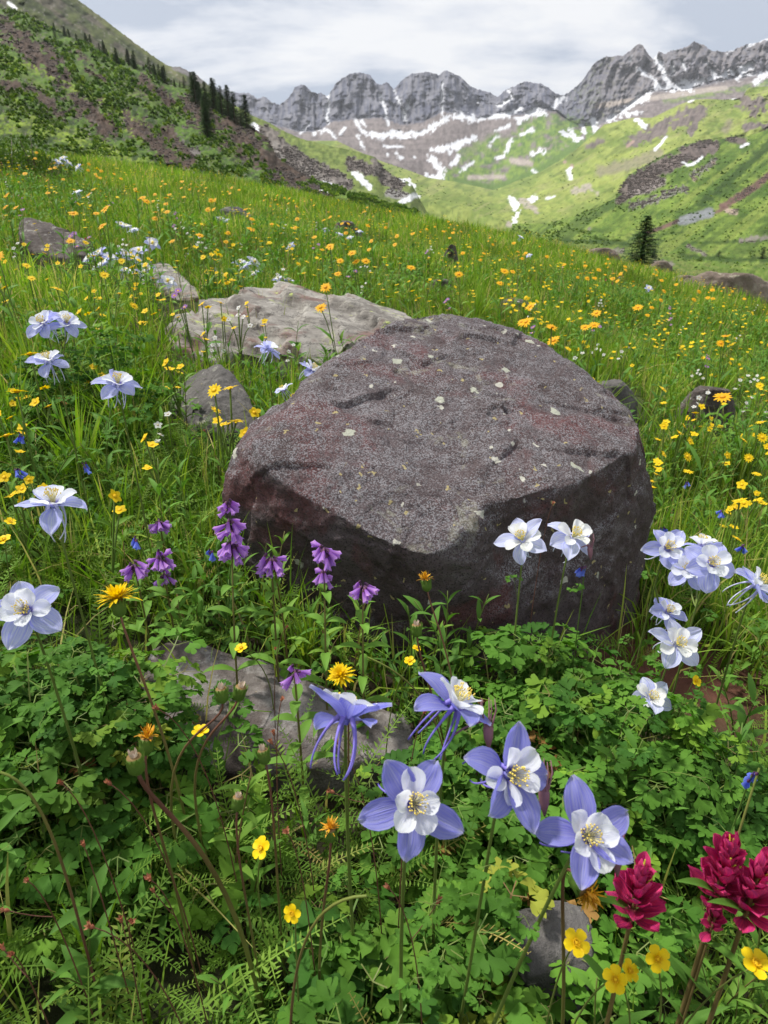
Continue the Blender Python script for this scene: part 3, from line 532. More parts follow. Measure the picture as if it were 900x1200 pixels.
# ------------------------------------------------------------------ rocks
def rockmat(name, dark, mid, light, speck=.0, lich=.25, red=None, scale=1., lichcol=(.42, .42, .3), bump=.6, spots=0., rough=.9, cracks=.4):
    m, n, L = newmat(name); o = n('ShaderNodeTexCoord').outputs['Object']
    def noise(sc_, det=6, ro=.6, dist=0):
        x = n('ShaderNodeTexNoise'); x.inputs['Scale'].default_value = sc_*scale; x.inputs['Detail'].default_value = det; x.inputs['Roughness'].default_value = ro; x.inputs['Distortion'].default_value = dist
        L.new(o, x.inputs['Vector']); return x.outputs[0]
    def rng(s_, a, b, c0=0., c1=1., smooth=True):
        x = n('ShaderNodeMapRange'); x.interpolation_type = 'SMOOTHSTEP' if smooth else 'LINEAR'
        x.inputs[1].default_value = a; x.inputs[2].default_value = b; x.inputs[3].default_value = c0; x.inputs[4].default_value = c1; L.new(s_, x.inputs[0]); return x.outputs[0]
    def mul(a, b):
        x = n('ShaderNodeMath', operation='MULTIPLY')
        for k, v in ((0, a), (1, b)):
            if isinstance(v, float): x.inputs[k].default_value = v
            else: L.new(v, x.inputs[k])
        return x.outputs[0]
    big = noise(4, 8, .65, .3); med = noise(22, 8, .7); fine = noise(150, 5, .7)
    c = mixc(n, L, dark, mid, rng(big, .38, .62)); c = mixc(n, L, c, light, mul(rng(med, .5, .72), .75))
    if red: c = mixc(n, L, c, red, mul(rng(noise(5.5, 6, .6, .6), .52, .66), .85))
    g = n('ShaderNodeNewGeometry'); sp = n('ShaderNodeSeparateXYZ'); L.new(g.outputs['Normal'], sp.inputs[0]); upf = rng(sp.outputs[2], .15, .6)
    if speck:
        vo = n('ShaderNodeTexVoronoi'); vo.inputs['Scale'].default_value = 520*scale; L.new(o, vo.inputs['Vector'])
        sc_ = n('ShaderNodeSeparateColor'); L.new(vo.outputs['Color'], sc_.inputs[0])
        f = mul(mul(rng(sc_.outputs[0], .52, .6, 0, 1), rng(med, .32, .58, .2, 1.)), speck); f = mul(f, rng(sp.outputs[2], .0, .6, .08, 1.)); c = mixc(n, L, c, (.235, .23, .243), f)
        f2 = mul(rng(sc_.outputs[1], .86, .9), .8); c = mixc(n, L, c, (.025, .022, .024), f2)
    if lich:
        f = mul(mul(rng(noise(9, 5, .6, 1.), .58, .66), rng(noise(60, 3), .42, .55)), upf); f = mul(f, lich*2.); c = mixc(n, L, c, lichcol, f)
    if spots:
        for sc_, th, co in ((13, .13, (.4, .41, .33)), (24, .13, (.48, .47, .4)), (40, .13, (.36, .3, .14))):
            vo = n('ShaderNodeTexVoronoi'); vo.inputs['Scale'].default_value = sc_*scale
            ds = n('ShaderNodeVectorMath', operation='ADD'); nn = n('ShaderNodeTexNoise'); nn.inputs['Scale'].default_value = 60*scale; L.new(o, nn.inputs['Vector'])
            sb = n('ShaderNodeVectorMath', operation='SCALE'); sb.inputs['Scale'].default_value = .03/scale; L.new(nn.outputs['Color'], sb.inputs[0]); L.new(o, ds.inputs[0]); L.new(sb.outputs[0], ds.inputs[1])
            L.new(ds.outputs[0], vo.inputs['Vector']); s2 = n('ShaderNodeSeparateColor'); L.new(vo.outputs['Color'], s2.inputs[0])
            f = mul(rng(vo.outputs['Distance'], th*1.25, th, 0., 1.), rng(s2.outputs[0], .68, .72)); c = mixc(n, L, c, co, mul(f, spots))
    if cracks:
        mpp = n('ShaderNodeMapping'); mpp.inputs['Scale'].default_value = (1.2, 2.2, 16); mpp.inputs['Rotation'].default_value = (.12, .1, .5); L.new(o, mpp.inputs[0])
        x = n('ShaderNodeTexNoise'); x.inputs['Scale'].default_value = 2.2*scale; x.inputs['Detail'].default_value = 7; x.inputs['Roughness'].default_value = .65; L.new(mpp.outputs[0], x.inputs['Vector'])
        ab = n('ShaderNodeMath', operation='SUBTRACT'); ab.inputs[1].default_value = .5; L.new(x.outputs[0], ab.inputs[0]); aa = n('ShaderNodeMath', operation='ABSOLUTE'); L.new(ab.outputs[0], aa.inputs[0])
        c = mixc(n, L, c, tuple(v*.45 for v in dark), mul(rng(aa.outputs[0], .012, .0), cracks)); c = mixc(n, L, c, mid, mul(rng(x.outputs[0], .56, .6), .5*cracks))
    ht = n('ShaderNodeMath', operation='ADD'); L.new(mul(med, .6), ht.inputs[0]); L.new(mul(fine, .35), ht.inputs[1])
    bp = n('ShaderNodeBump'); bp.inputs['Strength'].default_value = bump; bp.inputs['Distance'].default_value = .012/scale; L.new(ht.outputs[0], bp.inputs['Height'])
    return finish(m, n, L, c, rough, 0, .25, bump=bp.outputs[0])
M_BOULD = rockmat('purple_boulder_stone', (.062, .042, .041), (.093, .072, .075), (.14, .118, .122), speck=.8, cracks=0, lich=.12, red=(.105, .04, .04), spots=.9, bump=1.)
M_SLAB = rockmat('pale_slab_stone', (.14, .127, .113), (.31, .29, .26), (.48, .46, .41), lich=.5, red=(.16, .09, .075), lichcol=(.36, .42, .12), scale=.8, bump=1., cracks=1.)
M_GREY = rockmat('grey_stone', (.075, .07, .067), (.135, .125, .118), (.22, .21, .19), lich=.3, scale=1., bump=.9, spots=.3)
M_DARKR = rockmat('brown_stone', (.05, .04, .036), (.105, .088, .08), (.2, .185, .17), lich=.35, scale=1.2, bump=.9, spots=.5, lichcol=(.4, .4, .36))
ROCKS = []
def rock(name, pts, mat, label, cat='rock', group=None, vox=None, rough=1., seed=0, smooth=2, melt=.4, facets=14, fcut=.94, plates=1., dents=(), strata=0., chip=1., terrace=0.):
    import bmesh
    pts = np.asarray(pts, float); bm = bmesh.new()
    for p in pts: bm.verts.new(p)
    r = bmesh.ops.convex_hull(bm, input=bm.verts); 
    bmesh.ops.delete(bm, geom=[v for v in bm.verts if not v.link_faces], context='VERTS')
    size = np.ptp(pts, axis=0).max(); vox = vox or size/70
    me = bpy.data.meshes.new(name); bm.to_mesh(me); bm.free(); ob = bpy.data.objects.new(name, me); COL.objects.link(ob)
    md = ob.modifiers.new('r', 'REMESH'); md.mode = 'VOXEL'; md.voxel_size = vox
    dg = bpy.context.evaluated_depsgraph_get(); m2 = bpy.data.meshes.new_from_object(ob.evaluated_get(dg)); ob.modifiers.clear()
    n = len(m2.vertices); V = np.empty(n*3, np.float32); m2.vertices.foreach_get('co', V); V = V.reshape(-1, 3).astype(float)
    # smooth the hull's razor edges a little, unevenly
    E = np.empty(len(m2.edges)*2, np.int32); m2.edges.foreach_get('vertices', E); E = E.reshape(-1, 2)
    deg = np.bincount(E.ravel(), minlength=n)[:, None]; V0 = V.copy()
    for it in range(smooth):
        S = np.zeros_like(V); np.add.at(S, E[:, 0], V[E[:, 1]]); np.add.at(S, E[:, 1], V[E[:, 0]]); V = V*.4 + .6*S/deg
    k = sst(-.3, .5, fbm(V0*9/size+seed, 3))[:, None]; V = V0*(1-k)*.35 + V*(1-(1-k)*.35)
    m2.vertices.foreach_set('co', V.astype(np.float32).ravel()); m2.update()
    Nn = np.empty(n*3, np.float32); m2.vertices.foreach_get('normal', Nn); Nn = Nn.reshape(-1, 3).astype(float)
    q = V/size + seed*3.1
    rf = np.random.RandomState(seed+90); cen = V.mean(0)
    for i in range(facets):
        d = rf.normal(0, 1, 3); d[2] = abs(d[2])*.8 if rf.rand() < .75 else d[2]; d /= np.linalg.norm(d); pr = (V-cen) @ d; h = np.sort(pr)[-max(3, n//400)]*rf.uniform(fcut, .985)
        V = V - np.maximum(pr-h, 0)[:, None]*d*.93
    if plates:
        qq = V/size + .05*np.stack([fbm(V*5/size+k*9, 3) for k in range(3)], 1)
        for K_, am in ((60, .065), (200, .035)):
            sd_ = qq[rf.randint(0, n, int(K_*plates))]; gr = rf.normal(0, am, (len(sd_), 3)); ix = np.empty(n, int)
            for i0 in range(0, n, 20000):
                ch = qq[i0:i0+20000]; ix[i0:i0+20000] = np.argmin(-2*ch @ sd_.T + (sd_**2).sum(1)[None], 1)
            pl = ((qq-sd_[ix])*gr[ix]).sum(1); V = V + Nn*(np.clip(pl, -.0055, .0055)*size)[:, None]
    # faceted chips: ridged noise, plus broken steps
    a = fbm(q*4, 3)*.022*melt + fbm(q*9, 4, ridged=True)*.010*chip*min(1, .45+melt) + fbm(q*30, 5, gain=.6)*.0055
    st = fbm(q*3.2+7, 3); st = np.floor(st*6)/6 + sst(.7, 1, (st*6) % 1)/6; a = a + st*.03*chip*melt if melt else a
    ck = 1-np.abs(fbm(q*3.6+13, 4)); a = a - sst(.985, 1., ck)*.012*chip*min(1, melt*2)
    pit = fbm(q*20+5, 2); a = a - sst(.35, .6, pit)*.008*melt
    V = V + Nn*(a*size*rough)[:, None]
    if strata: V[:, 2] += strata*size*np.abs(fbm(np.stack([q[:, 0]*1.5, q[:, 1]*1.5, q[:, 2]*16], -1), 3))*(Nn[:, 2] < .6)
    if terrace:
        zz = V[:, 2] + .25*V[:, 0] + .012*fbm(V*6, 3) + .03*fbm(V*1.6+3, 2); u_ = zz/terrace; fr = u_ % 1; V[:, 2] += ((np.floor(u_)+sst(.72, .98, fr))*terrace - zz)*.9
    for c, rad, dep in dents:
        d = np.linalg.norm(V-np.asarray(c), axis=1); V = V - Nn*(dep*np.exp(-(d/rad)**2))[:, None]
    org = np.array([pts[:, 0].mean(), pts[:, 1].mean(), pts[:, 2].min()]); 
    m2.vertices.foreach_set('co', (V-org).astype(np.float32).ravel()); m2.polygons.foreach_set('use_smooth', np.ones(len(m2.polygons), bool))
    m2.materials.clear(); m2.materials.append(mat); m2.update(); ob.data = m2; m2.name = name; bpy.data.meshes.remove(me); ob.location = org
    ROCKS.append((V[:, 0].min(), V[:, 0].max(), V[:, 1].min(), V[:, 1].max(), V[::7, :2].copy(), size))
    return tag(ob, label, cat, group)
def pyl(L): return [PY(*p) for p in L]
def sink(P, dz=.06, back=None):
    return [np.array([p[0], p[1], float(G(p[0], p[1]))-dz]) for p in P]
bt = pyl([(485,372,1.62),(520,367,1.66),(560,375,1.68),(600,388,1.66),(640,405,1.62),(690,440,1.55),(730,474,1.44),(430,395,1.5),(395,420,1.43),(360,455,1.33),(330,478,1.27),(292,508,1.17),(275,530,1.14),(262,580,1.12),(302,520,1.08),(321,560,1.02),(389,603,.97),(439,628,.935),(478,644,.92),(508,652,.915),(500,690,.91),(545,700,.93),(565,668,.94),(540,630,.95),(576,590,1.0),(638,572,1.05),(675,567,1.08),(738,530,1.2),(748,500,1.3),(752,555,1.26),(767,603,1.27)])
bb = pyl([(272,655,1.14),(330,712,1.05),(405,755,.99),(480,775,.955),(560,755,.96),(640,728,1.02),(700,715,1.09),(752,665,1.24)])
bb = bb + sink(bb, .08) + sink([p for p in bt if p[1] > 1.3], .08)
bcn = np.mean(bt+bb, axis=0); rock('boulder', [bcn+(p-bcn)*1.008 for p in bt+bb], M_BOULD, 'big purple-brown boulder with flat speckled top in the middle of the meadow', 'boulder', vox=.0048, rough=1.05, seed=1, smooth=0, melt=0., facets=0, fcut=.99, plates=1.2,
     dents=[(PY(612,640,1.0), .07, .035), (PY(440,700,.95), .09, .02), (PY(690,620,1.1), .06, .02), (PY(520,560,1.1), .1, .012)])
sl = pyl([(175,378,2.9),(240,372,3.2),(290,330,3.6),(330,330,3.7),(400,340,3.6),(470,353,3.4),(488,370,3.1),(200,408,2.75),(250,418,2.65),(330,424,2.6),(400,402,2.6)])
rock('slab_rock', sl+sink(sl, .1), M_SLAB, 'wide pale lichened rock slab lying behind the purple boulder', 'rock', seed=2, vox=.013, rough=.8, chip=1.4, smooth=2, terrace=.055,
     dents=[(PY(375,412,2.62), .14, .09)])
def blob_rock(name, px, py, Yb, wpx, hpx, mat, label, depth=1., seed=0, lean=0, n=16, group=None, **k):
    """rock with its foot at photo pixel (px,py) and distance Yb, wpx x hpx pixels large"""
    r = np.random.RandomState(seed); c = PY(px, py, Yb); D = (c-CAMV) @ np.array([0, CP, -SP]); W = wpx*D/FPX; H = hpx*D/FPX
    c[2] = float(G(c[0], c[1])) if k.pop('onground', True) else c[2]
    P = []
    for i in range(n):
        a = i/n*2*math.pi + r.uniform(-.15, .15); 
        for z, s_ in ((-.15, 1.), (.45, r.uniform(.75, .98)), (r.uniform(.8, 1.02), r.uniform(.25, .6))):
            P.append(c + np.array([math.cos(a)*W/2*s_ + lean*z*W, (math.sin(a)*.5+.4)*W*depth*s_, z*H]))
    return rock(name, P, mat, label, group=group, seed=seed, **k)
P = pyl([(193,466,2.0),(216,444,2.05),(256,424,2.05),(262,428,2.0),(287,456,1.95),(300,480,1.85),(302,500,1.8),(228,500,1.78),(250,470,1.84),(272,510,1.75)])
rock('pointed_rock', P+sink(P, .08), M_GREY, 'pointed grey rock in the grass left of the boulder', seed=5, rough=.8, smooth=1)
P = pyl([(166,318,4.2),(185,306,4.5),(196,306,4.5),(215,325,4.2),(236,345,3.9),(232,352,3.8),(205,352,3.8),(180,340,4.)])
rock('leaning_rock', P+sink(P, .1), M_SLAB, 'pale tilted rock beside the cluster of pale blue columbines', seed=6, rough=.7)
P = pyl([(20,262,4.6),(30,253,4.9),(60,262,4.8),(90,275,4.6),(110,287,4.5),(100,302,4.3),(60,305,4.2),(24,285,4.3)])
rock('dark_rock', P+sink(P, .1), M_DARKR, 'dark flat rock with red flowers at the left edge of the meadow', seed=8, rough=.8)
blob_rock('brown_rock', 838, 488, 2.95, 74, 60, M_DARKR, 'dark brown rock in the grass at the right edge', seed=11)
blob_rock('half_buried_rock', 722, 478, 2.9, 66, 48, M_GREY, 'pale half-buried rock just behind the right shoulder of the boulder', seed=12, depth=.9)
blob_rock('small_rock', 516, 352, 5.6, 36, 26, M_DARKR, 'small dark rock in the meadow above the boulder top', seed=13)
blob_rock('small_rock', 606, 356, 5.4, 62, 22, M_DARKR, 'low dark rock in the meadow up and right of the boulder', seed=14)
blob_rock('small_rock', 405, 272, 10., 44, 26, M_DARKR, 'dark rock beside orange flowers near the top of the meadow', seed=15)
blob_rock('small_rock', 369, 272, 9.5, 30, 14, M_GREY, 'small pale flat rock left of the dark rock near the meadow top', seed=16)
blob_rock('small_rock', 272, 268, 9., 50, 20, M_GREY, 'pale grey rocks lump among white flowers in the upper left meadow', seed=17)
blob_rock('small_rock', 528, 318, 8., 20, 28, M_DARKR, 'narrow dark stone poking out of the tall grass', seed=18)
P = pyl([(180,745,.86),(215,746,.87),(300,775,.85),(380,802,.82),(445,838,.78),(165,800,.79),(170,860,.71),(260,905,.66),(380,900,.665),(480,880,.7),(500,850,.77)])
M_FORE = rockmat('lichened_stone', (.095, .075, .068), (.23, .21, .195), (.46, .44, .42), lich=.4, scale=1.1, bump=1., spots=.6, lichcol=(.4, .4, .36))
rock('foreground_rock', P+sink(P, .05), M_FORE, 'low lichened rock in the foreground in front of the boulder', seed=19, vox=.006, rough=.55)
P = pyl([(600,1065,.44),(640,1048,.465),(680,1060,.465),(702,1100,.43),(690,1140,.40),(620,1140,.395),(596,1100,.415)])
rock('foreground_stone', P+sink(P, .03), M_GREY, 'grey brown stone low in the foreground below the violet columbine', seed=20, vox=.003, rough=.7)
P = pyl([(180,1130,.435),(230,1120,.445),(250,1170,.41),(240,1210,.39),(175,1200,.39)])
rock('buried_stone', P+sink(P, .03), M_DARKR, 'dark stone half hidden under fern leaves at the bottom left', seed=21, vox=.003, rough=.7)
M_TAN = rockmat('tan_stone', (.13, .1, .08), (.23, .18, .145), (.32, .28, .23), lich=.3, scale=.3, bump=1.)
blob_rock('rock_outcrop', 856, 352, 17, 130, 30, M_TAN, 'broad brown rock outcrop at the right edge of the meadow', seed=22, depth=.5, onground=False, rough=1.3)
blob_rock('rock_outcrop', 804, 344, 18, 44, 20, M_TAN, 'low tan rock left of the broad outcrop at the right', seed=42, depth=.6, onground=False)
blob_rock('rock_outcrop', 706, 305, 24, 50, 13, M_TAN, 'pale rock outcrop to the left of the fir tree', seed=23, depth=.6, onground=False)
blob_rock('rock_outcrop', 776, 318, 24, 30, 11, M_TAN, 'small tan outcrop to the right of the fir tree', seed=24, depth=.6, onground=False)
def in_rock(x, y, pad=.01):
    m = np.zeros(np.shape(x), bool)
    for x0, x1, y0, y1, P, size in ROCKS:
        c = (x > x0) & (x < x1) & (y > y0) & (y < y1); idx = np.nonzero(c)[0]
        if len(idx) == 0: continue
        cell = max(size/40, .008); ox, oy = P[:, 0].min(), P[:, 1].min(); W = int((P[:, 0].max()-ox)/cell)+3; H = int((P[:, 1].max()-oy)/cell)+3
        g = np.zeros((W, H), bool); g[((P[:, 0]-ox)/cell).astype(int)+1, ((P[:, 1]-oy)/cell).astype(int)+1] = True
        i = np.clip(((x[idx]-ox)/cell).astype(int)+1, 0, W-1); j = np.clip(((y[idx]-oy)/cell).astype(int)+1, 0, H-1)
        m[idx] |= g[i, j]
    return m
# ------------------------------------------------------------------ leaf templates
def columbine_leaflet(L=.02, seed=0, lod=0):
    r = np.random.RandomState(seed)
    out = [(0, 0), (.14, .2), (.4, .42), (.56, .66), (.5, .86), (.33, .9), (.2, .74), (.22, .95), (.12, 1.08), (0, 1.1)]
    if lod: out = [(0, 0), (.38, .4), (.54, .8), (.2, .76), (0, 1.08)]
    o = out + [(-x, y) for x, y in out[-2:0:-1]]
    o = np.array(o)*L; o = o + r.normal(0, .025*L, o.shape); o[0] = 0
    c = np.array([[0, .58*L]]); V2 = np.concatenate([o, c]); n = len(o)
    x, y = V2[:, 0], V2[:, 1]
    z = .28*np.abs(x) - .35*(y/L)**2*L*.5 + .06*L*np.sin(x/L*9+seed)
    V = np.stack([x, y, z], 1); F = [(n, i, (i+1) % n) for i in range(n)]
    g = Geo(); g.add(V, F, t=y/L, c=x/L); return g.get()
def strip(p, w, wd=None):
    """flat ribbon along points p"""
    p = np.asarray(p, float); n = len(p); d = np.gradient(p, axis=0); side = np.cross(d, [0, 0, 1.]) if wd is None else np.broadcast_to(wd, p.shape)
    side = side/(np.linalg.norm(side, axis=1)[:, None]+1e-9); w = np.broadcast_to(w, (n,))
    V = np.concatenate([p-side*w[:, None]/2, p+side*w[:, None]/2]); i = np.arange(n-1)
    F = np.concatenate([np.stack([i, i+1, i+n+1], 1), np.stack([i, i+n+1, i+n], 1)]); t = np.tile(np.linspace(0, 1, n), 2)
    return V, F, t
def compound_leaf(seed=0, H=.11, lod=0):
    """columbine basal leaf: a rising stalk with three groups of three lobed leaflets"""
    r = np.random.RandomState(seed); g = Geo(); dx = r.uniform(.02, .05)
    top = np.array([0, dx, H]); V, F, t = strip(bez([0, 0, 0], [0, dx*.2, H*.6], top, 4), .0016, [1, 0, 0]); g.add(V, F, 0, 0, .3, 1)
    for a in (-1.15, 0, 1.15):
        a += r.uniform(-.2, .2); l = r.uniform(.010, .018); q = top + np.array([math.sin(a)*l, math.cos(a)*l, r.uniform(-.002, .006)])
        V, F, t = strip([top, q], .001, [math.cos(a), -math.sin(a), 0]); g.add(V, F, 0, 0, .3, 1)
        for b in (-1.2, 0, 1.2):
            lf = columbine_leaflet(r.uniform(.0125, .0185), r.randint(99), lod); M = rotz(-(a+b*.85+r.uniform(-.2, .2))) @ rotx(r.uniform(-.35, .2)) @ roty(r.uniform(-.3, .3))
            g.addg(lf, M, q + (M @ np.array([0, .003, 0])), r=r.uniform(0, 1)*.5)
    d = g.get(); return d
def fern_leaf(seed=0, L=.12, n=13, pw=.016, m=0):
    r = np.random.RandomState(seed); g = Geo(); P = bez([0, 0, 0], [0, L*.3, L*.55], [0, L*.85, L*r.uniform(.35, .75)], 8)
    V, F, t = strip(P, np.linspace(.0022, .0008, 8), [1, 0, 0]); g.add(V, F, t, 0, .7, m)
    tt = np.linspace(.18, 1, n); Q = np.stack([np.interp(tt, np.linspace(0, 1, 8), P[:, k]) for k in range(3)], 1); D = np.gradient(Q, axis=0)
    for i in range(n):
        l = pw*(math.sin(math.pi*min(1, .25+.75*tt[i]))**.5*.8+.25)*r.uniform(.85, 1.1); d = D[i]/np.linalg.norm(D[i]); nrm = np.cross([1, 0, 0], d)
        for s_ in (-1, 1):
            u = np.array([s_, 0, 0])*.9 + d*.45 + nrm*r.uniform(-.1, .35); u /= np.linalg.norm(u); wv = np.cross(nrm, u)*l*.14
            p = Q[i]; V = [p, p+u*l*.5+wv, p+u*l, p+u*l*.5-wv]; g.add(V, [(0, 1, 2), (0, 2, 3)], [0, .5, 1, .5], 0, r.uniform(0, .6), m)
    return g.get()
def yarrow_leaf(seed=0, L=.09, n=16):
    r = np.random.RandomState(seed); g = Geo(); P = bez([0, 0, 0], [0, L*.2, L*.6], [0, L*.6, L*r.uniform(.7, .95)], 8)
    V, F, t = strip(P, .0014, [1, 0, 0]); g.add(V, F, t, 0, .5)
    tt = np.linspace(.12, 1, n); Q = np.stack([np.interp(tt, np.linspace(0, 1, 8), P[:, k]) for k in range(3)], 1); D = np.gradient(Q, axis=0)
    for i in range(n):
        l = .011*(math.sin(math.pi*min(1, .2+.8*tt[i]))*.9+.15); d = D[i]/np.linalg.norm(D[i]); nrm = np.cross([1, 0, 0], d)
        for a in np.linspace(0, 2*math.pi, 4, endpoint=False)+i*.8:
            u = np.array([math.cos(a), 0, 0]) + nrm*math.sin(a)*.8 + d*.6; u /= np.linalg.norm(u); wv = np.cross(d, u)*.0011; p = Q[i]
            g.add([p+wv, p-wv, p+u*l], [(0, 1, 2)], [0, 0, 1], 0, r.uniform(0, .8))
            for k in (.45, .75):
                q = p+u*l*k; e_ = np.cross(u, nrm)*l*.35+u*l*.25; g.add([q+wv*.8, q-wv*.8, q+e_], [(0, 1, 2)], [0, 0, 1], 0, r.uniform(0, .8)); 
    return g.get()
def leafy_stem(seed=0, H=.2, n=12, L=.05, W=.014, lean=.03, opp=True, m=0, sm=1, top=.35, droop=-1.2):
    r = np.random.RandomState(seed); g = Geo(); P = bez([0, 0, 0], [0, 0, H*.5], [lean, lean*.5, H], 8)
    V, F, t = tube(P, np.linspace(.0016, .0009, 8), 4); g.add(V, F, t, 0, .2, sm)
    for i in range(n):
        q = .1+.9*((i//2*2 if opp else i)+.5)/n; p = np.array([np.interp(q, np.linspace(0, 1, 8), P[:, k]) for k in range(3)]); a = (i % 2)*math.pi + (i//2)*1.57 + r.uniform(-.3, .3) if opp else i*2.4
        l = L*(1-top*q)*r.uniform(.8, 1.1); lf = leafgeo(l, W*r.uniform(.8, 1.1)*(1-.3*q), PR_LANCE, bend=droop*r.uniform(.6, 1.2), up0=r.uniform(.5, 1.1)+q*.3, fold=.35, nu=6, nv=3, m=m)
        g.addg(lf, rotz(a), p, r=r.uniform(0, .9))
    return g.get()
def rand_orient(N, rs, tilt=.35):
    return rotz(rs.uniform(0, 2*math.pi, N)) @ rotx(rs.normal(0, tilt, N)) @ roty(rs.normal(0, tilt, N))
def blades(x, y, h, w, rs, seg=3, lean=.45, z=None, rnd=None, up=0.):
    N = len(x); z = G(x, y) if z is None else z; a = rs.uniform(0, 2*math.pi, N); la = rs.uniform(0, 2*math.pi, N); ln = np.abs(rs.normal(0, lean, N))
    base = np.stack([x, y, z-.01], 1); side = np.stack([np.cos(a), np.sin(a), 0*a], 1); ld = np.stack([np.cos(la), np.sin(la), 0*la], 1)
    T = np.linspace(0, 1, seg+1); rows = []; ts = []
    for k, t in enumerate(T):
        c = base + (h*ln*t**2)[:, None]*ld; c[:, 2] += h*(t - .35*ln*t**2)
        if k < seg:
            hw = (w/2*(1-t**2*.75)*(.7 if t == 0 else 1))[:, None]; rows += [c-side*hw, c+side*hw]; ts += [t, t]
        else: rows += [c]; ts += [1]
    V = np.stack(rows, 1); n = V.shape[1]; F = []
    for k in range(seg-1): F += [(2*k, 2*k+1, 2*k+3), (2*k, 2*k+3, 2*k+2)]
    F += [(n-3, n-2, n-1)]
    F = (np.array(F)[None] + (np.arange(N)*n)[:, None, None]).reshape(-1, 3)
    r = rs.uniform(0, 1, N) if rnd is None else rnd
    return V.reshape(-1, 3), F, np.tile(ts, N), np.repeat(r, n)
# ------------------------------------------------------------------ where things grow (by place on the ground)
def zone(x, y, h=.1):
    px, py, d = proj(np.stack([x, y, G(x, y)+h], -1)); return px, py
def ell(px, py, cx, cy, rx, ry): return ((px-cx)/rx)**2 + ((py-cy)/ry)**2
def wedge(N, r0, r1, rs, margin=.12, power=1.):
    """random ground positions inside the view wedge between two distances"""
    u = rs.uniform(0, 1, N); r = (r0**(power+1) + u*(r1**(power+1)-r0**(power+1)))**(1/(power+1)); s_ = rs.uniform(-1, 1, N); hw = (.62+margin)*(r+.25)+.75
    return s_*hw, r
COLMB = [(85, 850, 125, 120), (735, 800, 190, 110), (650, 850, 110, 60), (530, 1130, 170, 110), (60, 800, 100, 80), (640, 730, 70, 50)]
def colm_in(px, py):
    m = np.full(px.shape, 9.)
    for e_ in COLMB: m = np.minimum(m, ell(px, py, *e_))
    return m
BO = (505, 590)
def rockclear(px, py): return np.where((ell(px, py, 250, 486, 55, 34) < 1) | (ell(px, py, 320, 405, 150, 30) < 1) | (ell(px, py, 838, 470, 42, 30) < 1) | (ell(px, py, 722, 460, 38, 28) < 1) | (ell(px, py, 62, 290, 50, 22) < 1) | (ell(px, py, 205, 340, 30, 18) < 1) | (ell(px, py, 850, 800, 60, 45) < 1) | (ell(px, py, 290, 830, 135, 80) < 1) | (ell(px, py, 420, 880, 80, 50) < 1) | (ell(px, py, 650, 1090, 62, 66) < 1), .15, 1.)
# ---- grass, one mass
rs = np.random.RandomState(11); gg = Geo()
def grass(N, r0, r1, h0, h1, w0, w1, seg, lean, power=1., keep=None):
    x, y = wedge(N, r0, r1, rs, power=power); px, py = zone(x, y); k = ~in_rock(x, y)
    cl = fbm(np.stack([x*2.2, y*2.2, 0*x], -1), 3)
    k &= rs.uniform(0, 1, N) < np.clip(.65+.9*cl, .15, 1)
    k &= rs.uniform(0, 1, N) < (1 if keep is None else keep(px, py, x, y))*rockclear(px, py)
    x, y, cl = x[k], y[k], cl[k]; n = len(x); h = rs.uniform(h0, h1, n)*(1+.35*cl); wd = rs.uniform(w0, w1, n)
    V, F, t, r = blades(x, y, h, wd, rs, seg, lean); gg.add(V, F, t, 0, r)
def near_keep(px, py, x, y):
    k = np.ones(px.shape)*.9; k = np.where(colm_in(px, py) < 1, .14, k); k = np.where(py > 880, .5, k)
    k = np.where((py > 620) & (py <= 880) & (px < 560), .55, k); k = np.where(ell(px, py, 820, 800, 80, 60) < 1, .1, k); k = np.where((py > 850) & (px > 600), .5, k)
    k = np.where((px > 480) & (px < 760) & (py > 640) & (py < 800), .3, k); return k
grass(15000, .05, 1.2, .06, .17, .0025, .005, 4, .6, keep=near_keep)
grass(25000, .95, 2.2, .10, .24, .003, .006, 4, .5, keep=lambda px, py, x, y: np.where(colm_in(px, py) < 1, .25, np.where(ell(px, py, 850, 800, 80, 60) < 1, .1, .9)))
grass(56000, 2.0, 5.5, .10, .22, .004, .008, 3, .5)
grass(90000, 5.0, 14, .12, .24, .007, .014, 3, .5, power=.7)
grass(90000, 13, 36, .16, .32, .014, .03, 2, .5, power=.6)
tag(gg.build('grass', [M_GRASS]), 'tall green and straw-tipped meadow grass', 'grass', kind='stuff')
# ---- tall arching grass tufts, each a thing
tg = []
for s_ in range(3):
    r = np.random.RandomState(50+s_); n = 46; a = r.uniform(0, 2*math.pi, n); q = np.abs(r.normal(0, .02, n))
    V, F, t, rr_ = blades(np.cos(a)*q, np.sin(a)*q, r.uniform(.2, .36, n), r.uniform(.005, .009, n), r, 5, .5, z=np.zeros(n), rnd=r.uniform(.3, .75, n))
    tg.append(mk('grass_tuft', V, F, [M_GRASS], None, dict(t=t, s=0*t, rnd=rr_)))
TUF = [(340,470,1.75,.8),(345,425,2.2,.7),(400,400,2.5,.6),(325,480,1.6,.7),(180,430,2.2,.9),(165,560,1.6,1.),(140,470,2.1,1.1),(500,375,3.4,.8),(560,345,4.5,1.2),(660,420,2.9,1.1),(700,430,2.6,1.),(790,520,2.2,1.),(110,600,1.4,.9),(860,560,2.1,1.),(700,400,3.5,1.),(60,500,1.8,1.),(365,620,1.02,.5),(30,560,1.5,.9),(620,385,3.4,1.1),(820,440,3.2,1.)]
